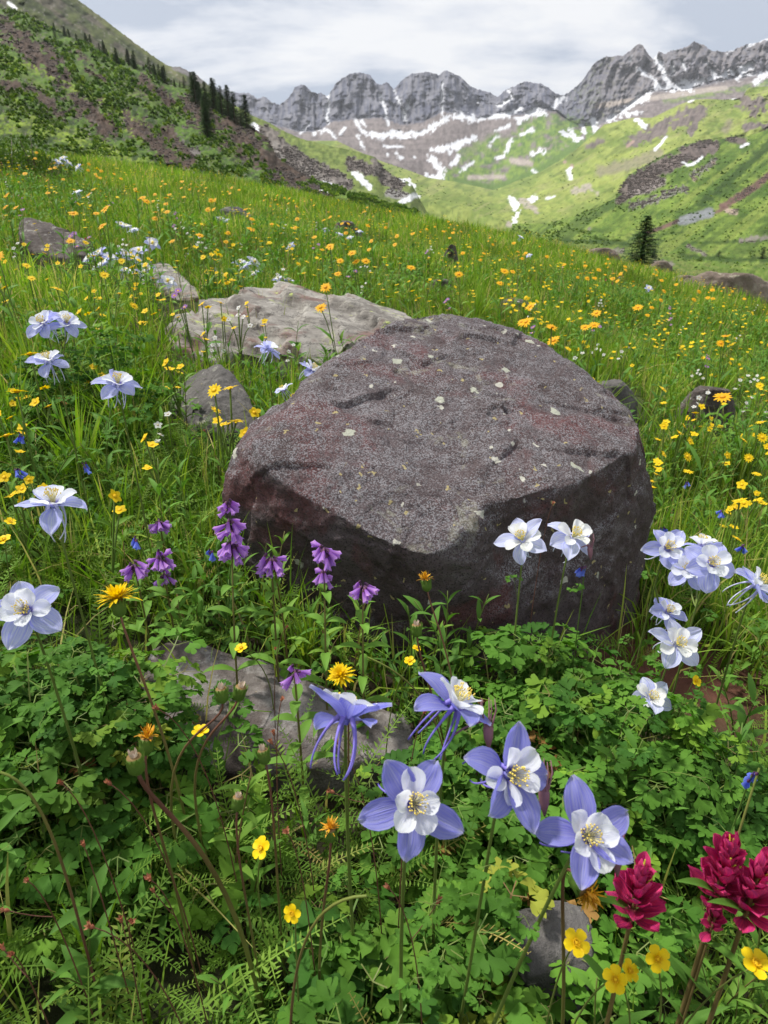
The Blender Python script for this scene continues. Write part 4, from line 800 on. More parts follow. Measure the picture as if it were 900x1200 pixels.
for i, (px, py, Y, s_) in enumerate(TUF):
    P = PY(px, py+25, Y); P[2] = float(G(P[0], P[1])); src = tg[i % 3]
    if in_rock(np.array([P[0]]), np.array([P[1]]))[0]: P[1] -= .12
    o = src if i < 3 else src.copy()
    if i >= 3: COL.objects.link(o)
    o.location = P; o.rotation_euler = (0, 0, i*1.3); o.scale = (s_,)*3
    tag(o, 'tuft of long green grass blades arching in the meadow', 'grass tuft', 'long grass tufts around the rocks')
# ---- low ground cover masses
def cover(name, temps, N, r0, r1, keepf, mats, sc, tilt, label, cat, z=0., seed=1, power=1.):
    rs_ = np.random.RandomState(seed); x, y = wedge(N, r0, r1, rs_, power=power); px, py = zone(x, y); k = (~in_rock(x, y)) & (rs_.uniform(0, 1, N) < keepf(px, py)*rockclear(px, py)); x, y = x[k], y[k]
    g = Geo(); n = len(x); ty = rs_.randint(0, len(temps), n)
    for j, tp in enumerate(temps):
        q = ty == j; m = int(q.sum()); 
        if not m: continue
        s_ = rs_.uniform(sc[0], sc[1], m); M = rand_orient(m, rs_, tilt)*s_[:, None, None]
        off = np.stack([x[q], y[q], G(x[q], y[q])+z], 1); g.stamp(tp, M, off, np.clip(rs_.normal(.5, .25, m), 0, 1))
    return tag(g.build(name, mats), label, cat, kind='stuff')
FERN = [fern_leaf(s_, .12+.015*s_, 17+2*s_, .0145-.001*s_) for s_ in range(5)]; YAR = [yarrow_leaf(s_) for s_ in range(3)]
CL = [compound_leaf(s_, .06+.02*(s_ % 4)) for s_ in range(8)]; CLL = [compound_leaf(s_, .07+.02*(s_ % 3), 1) for s_ in range(5)]
LS = [leafy_stem(s_, .12+.03*s_, 12, .045+.004*s_, .012+.003*(s_ % 2), top=.2) for s_ in range(5)]
def fern_keep(px, py):
    k = .12 + 0*px; k = np.where((px < 420) & (py > 880), 1., k); k = np.where((px < 300) & (py > 470) & (py < 660), .5, k); k = np.where((px > 400) & (py > 900), .5, k)
    k = np.where((px > 180) & (px < 500) & (py > 800), .8, k); k = np.where(ell(px, py, 235, 560, 60, 90) < 1, .95, k); return np.where(colm_in(px, py) < .8, k*.15, k)
cover('fern_foliage', FERN, 24000, .05, 1.9, fern_keep, [M_FERN], (.65, 1.15), .3, 'feathery pinnate leaves covering the ground', 'fern leaves', seed=21)
def yar_keep(px, py):
    k = .1+0*px; k = np.where((px < 560) & (px > 150) & (py > 820), .6, k); k = np.where((px < 120) & (py > 560), .4, k); return np.where(colm_in(px, py) < .8, k*.15, k)
cover('yarrow_foliage', YAR, 4600, .05, 1.5, yar_keep, [M_FERN], (.7, 1.3), .25, 'finely divided feathery yarrow leaves', 'yarrow leaves', seed=22)
def lance_keep(px, py):
    k = .25+0*px; k = np.where((px > 180) & (px < 560) & (py > 600) & (py < 830), .95, k); k = np.where((px > 690) & (py > 850), 1., k); k = np.where((px > 560) & (py > 930), .6, k)
    k = np.where((py < 620), .5, k); return np.where((colm_in(px, py) < .8) & ((px < 720) | (py < 880)), k*.15, k)
cover('broadleaf_foliage', LS, 4000, .05, 2.4, lance_keep, [M_LANCE, M_STEM], (.6, 1.1), .18, 'leafy stems with narrow pointed green leaves', 'leafy ground cover', seed=23)
def clov_keep(px, py): return np.where((px < -60) | (px > 960), .5, 1)*np.where((px < 380) & (py > 890), .06, np.where(colm_in(px, py) < 1.4, .25, np.where(py > 700, .4, .22)))
cover('low_leaf_foliage', CL, 1900, .05, 1.6, clov_keep, [M_LEAF, M_STEM], (.5, .9), .3, 'small lobed green leaves close to the ground', 'low leaves', seed=24)
LSF = [leafy_stem(s_+9, .17+.03*s_, 8, .06+.01*s_, .017+.004*s_) for s_ in range(3)]
def kp(px, py): return np.where(fbm(np.stack([px*.012, py*.03, 0*px], -1), 3) > .0, .8, .2)
cover('meadow_herbs', LSF, 6200, 2.1, 9, kp, [M_LANCE, M_STEM], (.7, 1.3), .15, 'broad-leaved herbs growing among the meadow grass', 'meadow herbs', seed=25, power=.6)
# ---- columbine leaf mounds, each a thing
def mound(px, py, D, rx, ry, h, n, label, seed):
    rs_ = np.random.RandomState(seed); n = int(n*1.45); c = PD(px, py, D); c[2] = float(G(c[0], c[1])); g = Geo(); st = Geo()
    a = rs_.uniform(0, 2*math.pi, n); q = np.sqrt(rs_.uniform(0, 1, n)); x = np.cos(a)*q*rx; y = np.sin(a)*q*ry; hz = h*np.sqrt(np.clip(1-q**2, 0, 1))*rs_.uniform(.55, 1.05, n)
    ppx, ppy, _ = proj(np.stack([c[0]+x, c[1]+y, c[2]+hz], -1)); kk = ~((ell(ppx, ppy, 650, 1085, 66, 62) < 1) | (ell(ppx, ppy, 255, 820, 85, 62) < 1) | (ell(ppx, ppy, 400, 860, 80, 40) < 1)); x, y, hz = x[kk], y[kk], hz[kk]; n = len(x)
    gz = G(c[0]+x, c[1]+y)-c[2]; ty = rs_.randint(0, 8, n)
    for j in range(8):
        k = ty == j; m = int(k.sum()); 
        if not m: continue
        tz = CL[j]['V'][:, 2].max()
        s_ = rs_.uniform(.62, 1.3, m); M = (rotz(rs_.uniform(0, 6.28, m)) @ rotx(rs_.normal(-.2, .45, m)))*s_[:, None, None]
        off = np.stack([x[k], y[k], gz[k] + np.maximum(hz[k]-tz*s_, 0)], 1); g.stamp(CL[j], M, off, np.clip(rs_.normal(.4, .25, m), 0, 1))
    o = g.build('columbine_leaf_clump', [M_LEAF, M_STEM]); o.location = c; return tag(o, label, 'leaf clump', 'leafy columbine clumps')
mound(50, 850, .74, .15, .12, .21, 160, 'dense mound of lobed green leaves at the left edge', 31)
mound(120, 830, .80, .10, .12, .19, 110, 'lobed leaf mound touching the left end of the foreground rock', 32)
mound(745, 840, .85, .19, .13, .23, 230, 'dense mound of lobed leaves on the right below the white columbines', 33)
mound(640, 760, .98, .11, .09, .2, 110, 'bright green leaf mound growing against the front of the boulder', 34)
mound(600, 880, .78, .13, .1, .15, 120, 'leaf mound in the shade just above the violet columbines', 35)
mound(540, 1140, .6, .12, .09, .12, 70, 'leaf mound at the bottom centre under the violet columbines', 36)
mound(450, 1180, .58, .09, .08, .10, 50, 'low leaf mound at the bottom edge left of centre', 37)
mound(120, 500, 1.75, .2, .15, .34, 120, 'tall dark leaf clump behind the left columbine flowers', 38)
mound(690, 990, .68, .09, .08, .1, 45, 'small leaf mound behind the magenta paintbrush', 39)
# ------------------------------------------------------------------ columbine flowers
PR_SEP = [(0, .12), (.12, .5), (.28, .86), (.45, 1), (.65, .95), (.8, .72), (.92, .38), (1, .08)]
def columbine_parts(kind, seed):
    r = np.random.RandomState(seed); S = {0: M_SEP, 1: M_SEP2, 2: M_SEP3}[kind]; PT = M_PET3 if kind == 2 else M_PET; SPU = M_SPUR3 if kind == 2 else (M_SPUR if kind == 0 else M_SPUR3)
    sep = []; pet = []
    for k in range(3):
        V, F, t, s_ = petal(.036*r.uniform(.93, 1.05), .0235*r.uniform(.9, 1.1), PR_SEP, bend=r.uniform(-.75, -.1), up0=r.uniform(.15, .4), cup=.22, fold=.12, wav=.14, seed=seed*3+k, nu=12, nv=9)
        sep.append((V+np.array([0, .003, 0]), F, t, s_, S))
        g = Geo(); V, F, t, s_ = petal(.0235*r.uniform(.92, 1.06), .0185*r.uniform(.92, 1.08), PR_RND, bend=-.75+r.uniform(-.15, .25), up0=.85, cup=.4, wav=.09, seed=seed*5+k, nu=10, nv=8)
        g.add(V+np.array([0, .0035, .001]), F, t, s_, r.uniform(), 0)
        hk = r.uniform(.004, .012); P = bez([0, .005, .003], [0, .014, -.011], [r.uniform(-.004, .004), .014, -.03], 10, [r.uniform(-.006, .006), .017-hk, -.040])
        V, F, t = tube(P, np.linspace(.0023, .0005, 10)*np.array([1, .8, .68, .6, .6, .62, .68, .8, .95, 1.5]), 6); g.add(V, F, t, 0, 0, 1); pet.append((g, [PT, SPU]))
    g = Geo(); n = 34
    for i in range(n):
        a = i*2.4; q = .0008+.0026*math.sqrt(i/n); l = r.uniform(.011, .017); e_ = np.array([math.cos(a)*(q+.0042*r.uniform(.4, 1.3)), math.sin(a)*(q+.0042*r.uniform(.4, 1.3)), l])
        V, F, t = tube(bez([math.cos(a)*q*.5, math.sin(a)*q*.5, 0], [math.cos(a)*q, math.sin(a)*q, l*.6], e_, 4), .00022, 3); g.add(V, F, .2*t, 0, 0, 0)
        V, F, t = tube([e_-[0, 0, .0011], e_, e_+[.0004, 0, .0012]], [.0004, .00075, .0003], 4); g.add(V, F, 1+0*t, 0, 0, 0)
    rc, rf, rt = tube([[0, 0, -.003], [0, 0, 0], [0, 0, .003]], [.0018, .0035, .002], 8)
    return dict(sep=sep, pet=pet, st=g, rec=(rc, rf, rt, S))
PROTO = {}
def flower_meshes(kind):
    if kind in PROTO: return PROTO[kind]
    d = columbine_parts(kind, 100+kind*7); res = {}
    g = Geo(); g.add(*d['rec'][:2], d['rec'][2]); o = g.build('flower', [d['rec'][3]]); res['rec'] = o.data; bpy.data.objects.remove(o)
    res['sep'] = []; res['pet'] = []
    for V, F, t, s_, m in d['sep']:
        o = mk('sepal', V, F, [m], None, dict(t=t, s=s_, rnd=0*t+random.random())); res['sep'].append(o.data); bpy.data.objects.remove(o)
    for g_, mm in d['pet']:
        o = g_.build('petal', mm); res['pet'].append(o.data); bpy.data.objects.remove(o)
    o = d['st'].build('stamens', [M_STAM]); res['st'] = o.data; bpy.data.objects.remove(o); PROTO[kind] = res; return res
def newobj(name, data, parent, M=None, loc=(0, 0, 0), sc=1.):
    o = bpy.data.objects.new(name, data); COL.objects.link(o); o.parent = parent
    if M is not None: o.rotation_euler = Matrix(M.tolist()).to_euler()
    o.location = loc; o.scale = (sc,)*3; return o
def flower(root, loc, d, kind, roll=0., sc=1., close=0., seed=0, name='flower'):
    r = np.random.RandomState(seed); R = flower_meshes(kind); f = newobj(name, R['rec'], root, frame(d, roll), loc, sc)
    for i in range(5):
        a = i*2*math.pi/5 + r.uniform(-.17, .17)
        s_ = newobj('sepal', R['sep'][(i*2+seed) % 3], f, rotz(a) @ rotx(close*.9+r.uniform(-.42, .3)) @ roty(r.uniform(-.35, .35)), (0, 0, -.001)); k_ = r.uniform(.88, 1.1); s_.scale = (r.uniform(.9, 1.1), k_, 1)
        a += math.pi/5
        p = newobj('petal', R['pet'][(i+seed) % 3], f, rotz(a) @ rotx(close*.5+r.uniform(-.3, .28)) @ roty(r.uniform(-.2, .2))); p.scale = (r.uniform(.9, 1.1), r.uniform(.92, 1.06), 1)
    newobj('stamens', R['st'], f, rotz(r.uniform(0, 6)), (0, 0, .002)); return f
CAMR = np.array([[1, 0, 0], [0, SP, -CP], [0, CP, SP]])   # columns: right, up, back in world... rows give world comps
def vdir(right, up, back):
    """direction given relative to the view: right, up, towards the camera"""
    d = right*np.array([1, 0, 0]) + up*np.array([0, SP, CP]) + back*np.array([0, -CP, SP]); return d/np.linalg.norm(d)
NEARG = 'columbines in flower'
def bud_geo(L=.016):
    g = Geo(); V, F, t = tube([[0, 0, 0], [0, 0, L*.25], [0, 0, L*.6], [0, 0, L]], [.001, L*.2, L*.17, .0006], 7); g.add(V, F, t); 
    for i in range(5):
        a = i*1.257; V, F, t = tube([[math.cos(a)*L*.12, math.sin(a)*L*.12, L*.2], [math.cos(a)*L*.3, math.sin(a)*L*.3, -L*.4], [math.cos(a)*L*.25, math.sin(a)*L*.25, -L*.8]], [.0009, .0006, .0003], 4); g.add(V, F, t)
    return g.get()
def columbine(px, py, D, d, kind, label, roll=0., sc=1., close=0., seed=0, base=(0, 0), leaves=2, extra=(), bud=False):
    """one flowering stalk; extra: further flowers (px,py,D,dir,kind,roll,scale,close)"""
    H = PD(px, py, D); b = np.array([H[0]+base[0], H[1]+base[1]+.03, 0]); 
    if in_rock(b[None, 0], b[None, 1])[0]: b[1] = H[1]-.05
    b[2] = float(G(b[0], b[1])); root = empty('columbine', b); tag(root, label, 'columbine', NEARG)
    r = np.random.RandomState(seed+500); dd = np.asarray(d, float); nk = H-b - dd*.004*sc
    mid = np.array([nk[0]*.35+r.uniform(-.01, .01), nk[1]*.35+r.uniform(-.01, .01), nk[2]*.6]); g = Geo()
    hang = nk - dd*.012*sc if dd[2] > -.2 else nk + np.array([0, 0, .01])
    P = bez([0, 0, 0], mid, [hang[0], hang[1], max(hang[2], .02)+.004], 16, nk); V, F, t = tube(P, np.linspace(.0017, .001, 16), 6); g.add(V, F, t, 0, .45)
    fl = [(nk, d, kind, roll, sc, close)]
    for (qx, qy, qD, qd, qk, qr, qs, qc) in extra:
        e_ = PD(qx, qy, qD)-b; k = 9; V, F, t = tube(bez(P[k], P[k]*.4+e_*.6+[0, 0, -.02], e_-np.asarray(qd)*.014*qs, 10, e_-np.asarray(qd)*.004*qs), np.linspace(.0013, .0009, 10), 6); g.add(V, F, t, 0, .5); fl.append((e_, qd, qk, qr, qs, qc))
    g.build('stem', [M_STEM], root)
    for k, (l, dv_, kd, ro, s_, cl_) in enumerate(fl): flower(root, l, dv_, kd, ro, s_, cl_, seed+k*3)
    for k in range(leaves):
        q = 4+k*4; gl = Geo(); gl.addg(CL[(seed+k) % 8], rotz(r.uniform(0, 6))*r.uniform(.4, .6), r=.4); o = gl.build('leaf', [M_LEAF, M_STEM], root); o.location = P[min(q, 14)]-np.array([0, 0, .02])
    if bud:
        q = P[11]; e_ = q + np.array([.03, 0, .02]); gb = Geo(); V, F, t = tube(bez(q, q+[.015, 0, .02], e_, 6), .0008, 5); gb.add(V, F, t, 0, .6, 0); bg_ = bud_geo(.02); gb.addg(bg_, rotx(2.6), e_, r=.3); gb.add(*tube([e_, e_+[0, 0, -.02]], [.003, .001], 6), m=1) if False else None
        gb.build('bud', [M_BUDC, M_STEM], root)
    return root
M_BUDC = plantmat('columbine_bud', [(0, (.25, .12, .14)), (1, (.3, .16, .2))], trans=.2, vary=.2, nscale=60)
U = vdir
columbine(405, 838, .47, U(.0, .95, -.35), 0, 'violet-blue columbine seen from behind with long hanging spurs, leftmost of the foreground five', seed=1, sc=.95, close=.35, roll=.3, base=(.0, .02))
columbine(534, 824, .48, U(.45, .75, .1), 0, 'violet columbine tilted to the upper right with yellow stamens and trailing spurs', seed=2, sc=.92, close=.3, roll=.1, base=(0, .02), bud=True)
columbine(484, 942, .43, U(.22, .42, .85), 0, 'violet and white columbine facing the viewer, lowest left of the foreground blooms', seed=3, sc=.87, close=.12, roll=.35, base=(0, .0))
columbine(598, 908, .44, U(.45, .3, .8), 0, 'violet columbine with white cup turned right, between two other foreground blooms', seed=4, sc=.88, close=.12, roll=.62, base=(-.02, .0), bud=True)
columbine(688, 980, .43, U(.1, .45, .85), 0, 'largest violet columbine facing the viewer above the grey stone at lower right', seed=5, sc=.88, close=.12, roll=.15, base=(-.06, .0), bud=True)
columbine(30, 715, .60, U(.1, .3, .9), 1, 'pale blue and white columbine at the left edge above the leaf mound', seed=6, sc=.9, close=.05, roll=.2)
columbine(62, 588, .64, U(.1, .85, .4), 1, 'lone pale columbine with long straight spur below the left cluster', seed=7, sc=.9, close=0, roll=.8)
columbine(138, 448, .97, U(.15, .75, .5), 1, 'pale columbine standing alone right of the upper left cluster', seed=8, sc=.92, close=.0, roll=.4)
columbine(50, 378, 1.1, U(-.1, .4, .85), 1, 'three-flowered pale columbine stalk at the upper left edge', seed=9, sc=.85, close=0, roll=.1, extra=[(78, 380, 1.12, U(.3, .6, .5), 1, .5, .85, .1), (57, 424, 1.08, U(0, .7, .6), 1, .9, .9, 0)])
columbine(612, 632, .95, U(-.35, .55, .6), 2, 'nearly white columbine in front of the boulder, left one of the pair', seed=12, sc=1.0, close=0, roll=.9, base=(.0, -.06))
columbine(672, 628, .93, U(.2, .55, .75), 2, 'nearly white columbine in front of the boulder, right one of the pair', seed=13, sc=1.02, close=0, roll=.2, base=(-.02, -.05), bud=True)
columbine(782, 642, .95, U(0, .4, .9), 1, 'pale columbine at the left of the right-hand cluster with a smaller bloom below it', seed=14, sc=.98, roll=.5, extra=[(782, 718, 1.0, U(.1, .6, .7), 1, .3, .85, .1)])
columbine(834, 660, .86, U(-.05, .3, .95), 1, 'front bloom of the right-hand cluster with a second bloom half hidden behind it', seed=15, sc=1.0, roll=.7, extra=[(808, 668, .93, U(-.4, .3, .7), 1, .2, .9, .1), (822, 640, .97, U(.1, .9, .3), 1, 0, .85, .2)])
columbine(888, 685, .87, U(.6, .6, .4), 1, 'pale columbine leaning right at the right edge of the cluster', seed=16, sc=1.0, roll=.1)
columbine(794, 755, .87, U(.1, .45, .85), 2, 'white columbine with yellow centre hanging below the right-hand cluster', seed=18, sc=.98, roll=.0, close=.05)
columbine(763, 818, .88, U(.05, .6, .7), 2, 'half-open white columbine over the dark leaf mound, lowest on the right', seed=19, sc=.85, roll=.3, close=.45)
columbine(315, 408, 1.5, U(.2, .75, -.1), 1, 'pale columbine seen from the side in front of the slab rock', seed=20, sc=.85, roll=.3, leaves=1)
columbine(366, 432, 1.4, U(.55, .5, .3), 1, 'pale columbine leaning against the left edge of the boulder', seed=21, sc=.85, roll=.3, leaves=1)
columbine(332, 456, 1.45, U(-.5, .7, .2), 2, 'small white columbine low in the grass left of the boulder', seed=22, sc=.6, roll=.3, leaves=0, close=.3)
# distant columbines: one mesh for stalk and one for bloom
def small_columbine(kind, seed):
    d = columbine_parts(kind, seed); g = Geo(); r = np.random.RandomState(seed)
    for i in range(5):
        V, F, t, s_, m = d['sep'][i % 3]; g.add(V @ rotz(i*1.2566).T, F, t, s_, 0, 0); gp = d['pet'][i % 3][0].get(); g.addg(dict(gp, m=gp['m']+1), rotz(i*1.2566+.63))
    V, F, t = tube([[0, 0, .003], [0, 0, .014]], [.004, .006], 7); g.add(V, F, 1+0*t, 0, 0, 3)
    return g.get(), [{0: M_SEP, 1: M_SEP2, 2: M_SEP3}[kind], M_PET3, M_SPUR3, M_STAM]
SMC = {}
def far_columbine(px, py, Y, d, kind, label, sc=1., group='distant pale columbines', H=None):
    if kind not in SMC: SMC[kind] = small_columbine(kind, 300+kind)
    gg_, mm = SMC[kind]; h = PY(px, py, Y); b = np.array([h[0], h[1]+.02, 0]); b[2] = float(G(b[0], b[1])); root = empty('columbine', b); tag(root, label, 'columbine', group)
    g = Geo(); V, F, t = tube(bez([0, 0, 0], [.01, 0, (h-b)[2]*.6], h-b, 6), .0018, 4); g.add(V, F, t, 0, .3); g.build('stem', [M_STEM], root)
    g = Geo(); g.addg(gg_, frame(d, px*.7)*sc); o = g.build('flower', mm, root); o.location = h-b; return root
rc_ = random.Random(4)
FARC = [(106,303,4.2),(118,297,4.25),(128,303,4.2),(117,313,4.1),(124,309,4.15),(147,299,4.3),(155,303,4.3),(163,295,4.4),(178,286,4.5),(147,319,4.0),(172,315,4.1),(168,322,4.05),(196,331,3.8),(141,264,6),(148,266,6),(157,271,5.9),(288,313,4.6),(281,309,4.7),(297,308,4.7),(298,322,4.5),(326,328,4.2),(336,329,4.2),(341,289,6.),(258,257,8),(265,260,8),(382,270,8),(398,275,7.8),(410,279,7.6),(421,272,8.2),(68,190,9),(74,186,9.2),(80,191,9),(92,196,8.8),(91,226,7),(256,322,4.4),(219,302,5.2),(610,258+20,9.),(760,338,7),(620,300,9)]
for i, (px, py, Y) in enumerate(FARC):
    far_columbine(px, py, Y, U(rc_.uniform(-.6, .6), rc_.uniform(.3, .9), rc_.uniform(.2, .9)), 1 if i % 3 else 2, 'small pale columbine in the meadow beyond the leaning and dark rocks' if px < 300 else 'small pale columbine far up the meadow among the yellow flowers', 1.45 if px < 300 else 1.2, group='distant pale columbines on the left' if px < 300 else 'distant pale columbines further right')
# ------------------------------------------------------------------ purple bell-flowered stalks
def bell(L=.019, seed=0):
    r = np.random.RandomState(seed); g = Geo(); n = 8; P = bez([0, 0, 0], [0, 0, L*.5], [0, .15*L, L], 7)
    rad = np.array([.0012, .0019, .0028, .0034, .0038, .0044, .0054])*L/.019; V, F, t = tube(P, rad, n, cap=False)
    V = V.copy(); last = V[-n:]; ang = np.arange(n)*2*math.pi/n; last += np.stack([np.cos(ang*1), np.sin(ang*1), 0*ang], 1)*(.0014*(np.arange(n) % 2))[:, None]; last[:, 2] += (.003*(np.arange(n) % 2))*L/.019
    g.add(V, F, t, np.tile(ang/3, 7), r.uniform(), 0)
    V, F, t = tube([[0, 0, -.0035], [0, 0, -.001], [0, 0, .003]], [.001, .0024, .0022], 6, cap=False); g.add(V, F, t, 0, 0, 1)
    for k in range(3):
        a = k*2.1; V, F, t = tube([[0, 0, L*.7], [math.cos(a)*.001, math.sin(a)*.001+.001, L*1.18]], .0003, 3); g.add(V, F, t, 0, 0, 2)
    return g.get()
BELLS = [bell(.019, i) for i in range(3)]
def penstemon(px, py, D, whorls, label, seed=0, base=(0, 0)):
    """whorls: list of (drop in photo px below the head, number of bells, spread)"""
    H = PD(px, py, D); b = np.array([H[0]+base[0], H[1]+base[1]+.01, 0]); 
    if in_rock(b[None, 0], b[None, 1])[0]: b[1] = H[1]-.06
    b[2] = float(G(b[0], b[1])); root = tag(empty('purple_wildflower', b), label, 'wildflower', 'purple bell flowers before the boulder')
    r = np.random.RandomState(seed); e_ = H-b; P = bez([0, 0, 0], [e_[0]*.2, e_[1]*.2, e_[2]*.6], e_, 14); V, F, t = tube(P, np.linspace(.0017, .0012, 14), 6); g = Geo(); g.add(V, F, t, 0, .8); g.build('stem', [M_STEM], root)
    for drop, nb, sp in whorls:
        nb = int(nb*1.3)
        q = e_ - np.array([0, 0, drop*D/FPX]); k = np.argmin(np.abs(P[:, 2]-q[2])); q = np.array([P[k, 0], P[k, 1], q[2]]); g = Geo()
        for i in range(nb):
            a = i*2*math.pi/nb + r.uniform(-.35, .35); dd = np.array([math.cos(a), math.sin(a), r.uniform(-1.9, -.15)]); st = q + np.array([math.cos(a), math.sin(a), 0])*r.uniform(.003, .007)*sp + [0, 0, r.uniform(-.009, .008)]
            g.addg(BELLS[i % 3], frame(dd, r.uniform(0, 6))*r.uniform(.8, 1.05)*sp, st, r=r.uniform()); V, F, t = tube([q, st], .0007, 4); g.add(V, F, t, 0, 0, 1)
        g.build('bell_whorl', [M_PURP, M_CALYX, M_PALEDRY], root)
    for k in range(5):
        z = e_[2]*(.18+.15*k); j = np.argmin(np.abs(P[:, 2]-z)); a = k*1.57 + r.uniform(-.3, .3)
        for s_ in (0, math.pi):
            g = Geo(); lf = leafgeo(.058*(1-.1*k)*r.uniform(.85, 1.1), .014, PR_LANCE, bend=-1.3, up0=.75, fold=.3, nu=8, nv=5); g.addg(lf, rotz(a+s_), r=.7); o = g.build('leaf', [M_LANCE], root); o.location = P[j]
    return root
penstemon(272, 640, .93, [(0, 13, 1.05), (-28, 9, .9), (-52, 6, .75)], 'tallest purple bell flower with three stacked whorls at the left foot of the boulder', 1, base=(0, -.02))
penstemon(318, 655, .93, [(0, 11, 1.0)], 'purple bell flower with a single whorl between two taller ones before the boulder', 2, base=(0, -.03))
penstemon(380, 644, .92, [(0, 9, .9), (27, 5, .8)], 'purple bell flower with a small second whorl in front of the boulder face', 3, base=(0, -.06))
penstemon(425, 688, .92, [(0, 9, .9)], 'purple bell flower lowest and furthest right against the dark boulder face', 4, base=(0, -.06))
penstemon(157, 662, .98, [(0, 8, .95)], 'leftmost purple bell flower, above the yellow flower head', 5)
penstemon(188, 652, .99, [(0, 9, .85), (24, 4, .75)], 'purple bell flower right beside the leftmost one', 6)
penstemon(187, 614, 1.12, [(0, 9, .85)], 'darker purple bell flower standing higher behind the left pair', 7)
penstemon(345, 788, .78, [(0, 5, .8)], 'small purple bell flower peeking over the low foreground rock', 8)
penstemon(312, 488, 1.3, [(0, 3, .6)], 'tiny purple bell flower at the upper left shoulder of the boulder', 9, base=(-.05, 0))
# ------------------------------------------------------------------ magenta paintbrushes
def paintbrush(H, label, seed=0, sc=1., group='magenta paintbrush flowers', n=34, simple=False, lean=(0, 0)):
    r = np.random.RandomState(seed); b = np.array([H[0]+lean[0], H[1]+lean[1], 0]); b[2] = float(G(b[0], b[1])); root = tag(empty('paintbrush_flower', b), label, 'wildflower', group)
    e_ = H-b; g = Geo(); P = bez([0, 0, 0], [0, 0, e_[2]*.6], e_, 8); V, F, t = tube(P, np.linspace(.0022, .0014, 8)*sc, 6); g.add(V, F, t, 0, .9); g.build('stem', [M_STEM], root)
    g = Geo(); L = .050*sc; up = e_-P[-2]; up = up/np.linalg.norm(up)
    for i in range(n):
        q = i/n; a = i*2.4 + r.uniform(-.2, .2); z = -L + L*q*.98; l = .0215*sc*(1-.42*q)*r.uniform(.7, 1.3); el = .3+1.0*q+r.uniform(-.22, .22)
        lf = leafgeo(l, .0135*sc*(1-.38*q), PR_RND if i % 3 else PR_OV, bend=.5+r.uniform(-.4, .4), up0=el, cup=.55, wav=.22, seed=i, nu=9, nv=7); rr_ = rotz(a); g.addg(lf, rr_, up*z + rr_ @ np.array([0, .0022*sc, 0]), r=r.uniform())
        if i % 5 == 0 and q > .45:
            d = rr_ @ np.array([0, math.cos(el+.15), math.sin(el+.15)]); V, F, t = tube([up*z, up*z + d*l*1.18], [.0010*sc, .0004*sc], 4); g.add(V, F, t, 0, 0, 1)
    o = g.build('bract_spike', [M_MAG, M_MAGTIP], root); o.location = e_
    if not simple:
        for k in range(7):
            j = min(1+k, 6); g = Geo(); g.addg(leafgeo(.045*sc, .008*sc, PR_LANCE, bend=-.6, up0=.9, fold=.3), rotz(k*2.4), r=.4); ob = g.build('leaf', [M_LANCE], root); ob.location = P[j]
    return root
paintbrush(PD(753, 1018, .46), 'magenta paintbrush flower standing alone above the yellow five-petalled flowers', 1, 1.05)
paintbrush(PD(858, 992, .45), 'tallest magenta paintbrush flower at the lower right edge', 2, 1.08, n=42)
paintbrush(PD(893, 1014, .44), 'magenta paintbrush flower cut by the right edge beside the tallest one', 3, 1.0)
paintbrush(PD(842, 1062, .47), 'short magenta paintbrush side shoot left of the tallest one', 4, .55, n=22)
for i, (px, py, Y) in enumerate([(78,270,4.9),(92,282,4.7),(104,288,4.6),(100,279,4.8)]): paintbrush(PY(px, py, Y), 'small red paintbrush flower growing on the dark flat rock', 10+i, .7, 'red paintbrushes by the dark rock', 14, True)
for i, (px, py, Y) in enumerate([(10,372,2.9),(14,385,2.8),(3,395,2.7),(25,365,3.1)]): paintbrush(PY(px, py, Y), 'dark red paintbrush flower at the left edge above the pale columbines', 20+i, .7, 'dark red paintbrushes at the left edge', 16, True)
for i, (px, py, Y) in enumerate([(258,316,4.6),(268,322,4.5),(276,318,4.6),(252,322,4.5),(112,345,3.6),(226,320,5.),(710,326,9),(718,330,9),(640,300,12),(775,368,7),(730,322,10),(300,290,6),(560,300,10)]): paintbrush(PY(px, py, Y), 'small distant red paintbrush flower in the meadow grass', 30+i, .75, 'small red paintbrushes scattered in the meadow', 12, True)
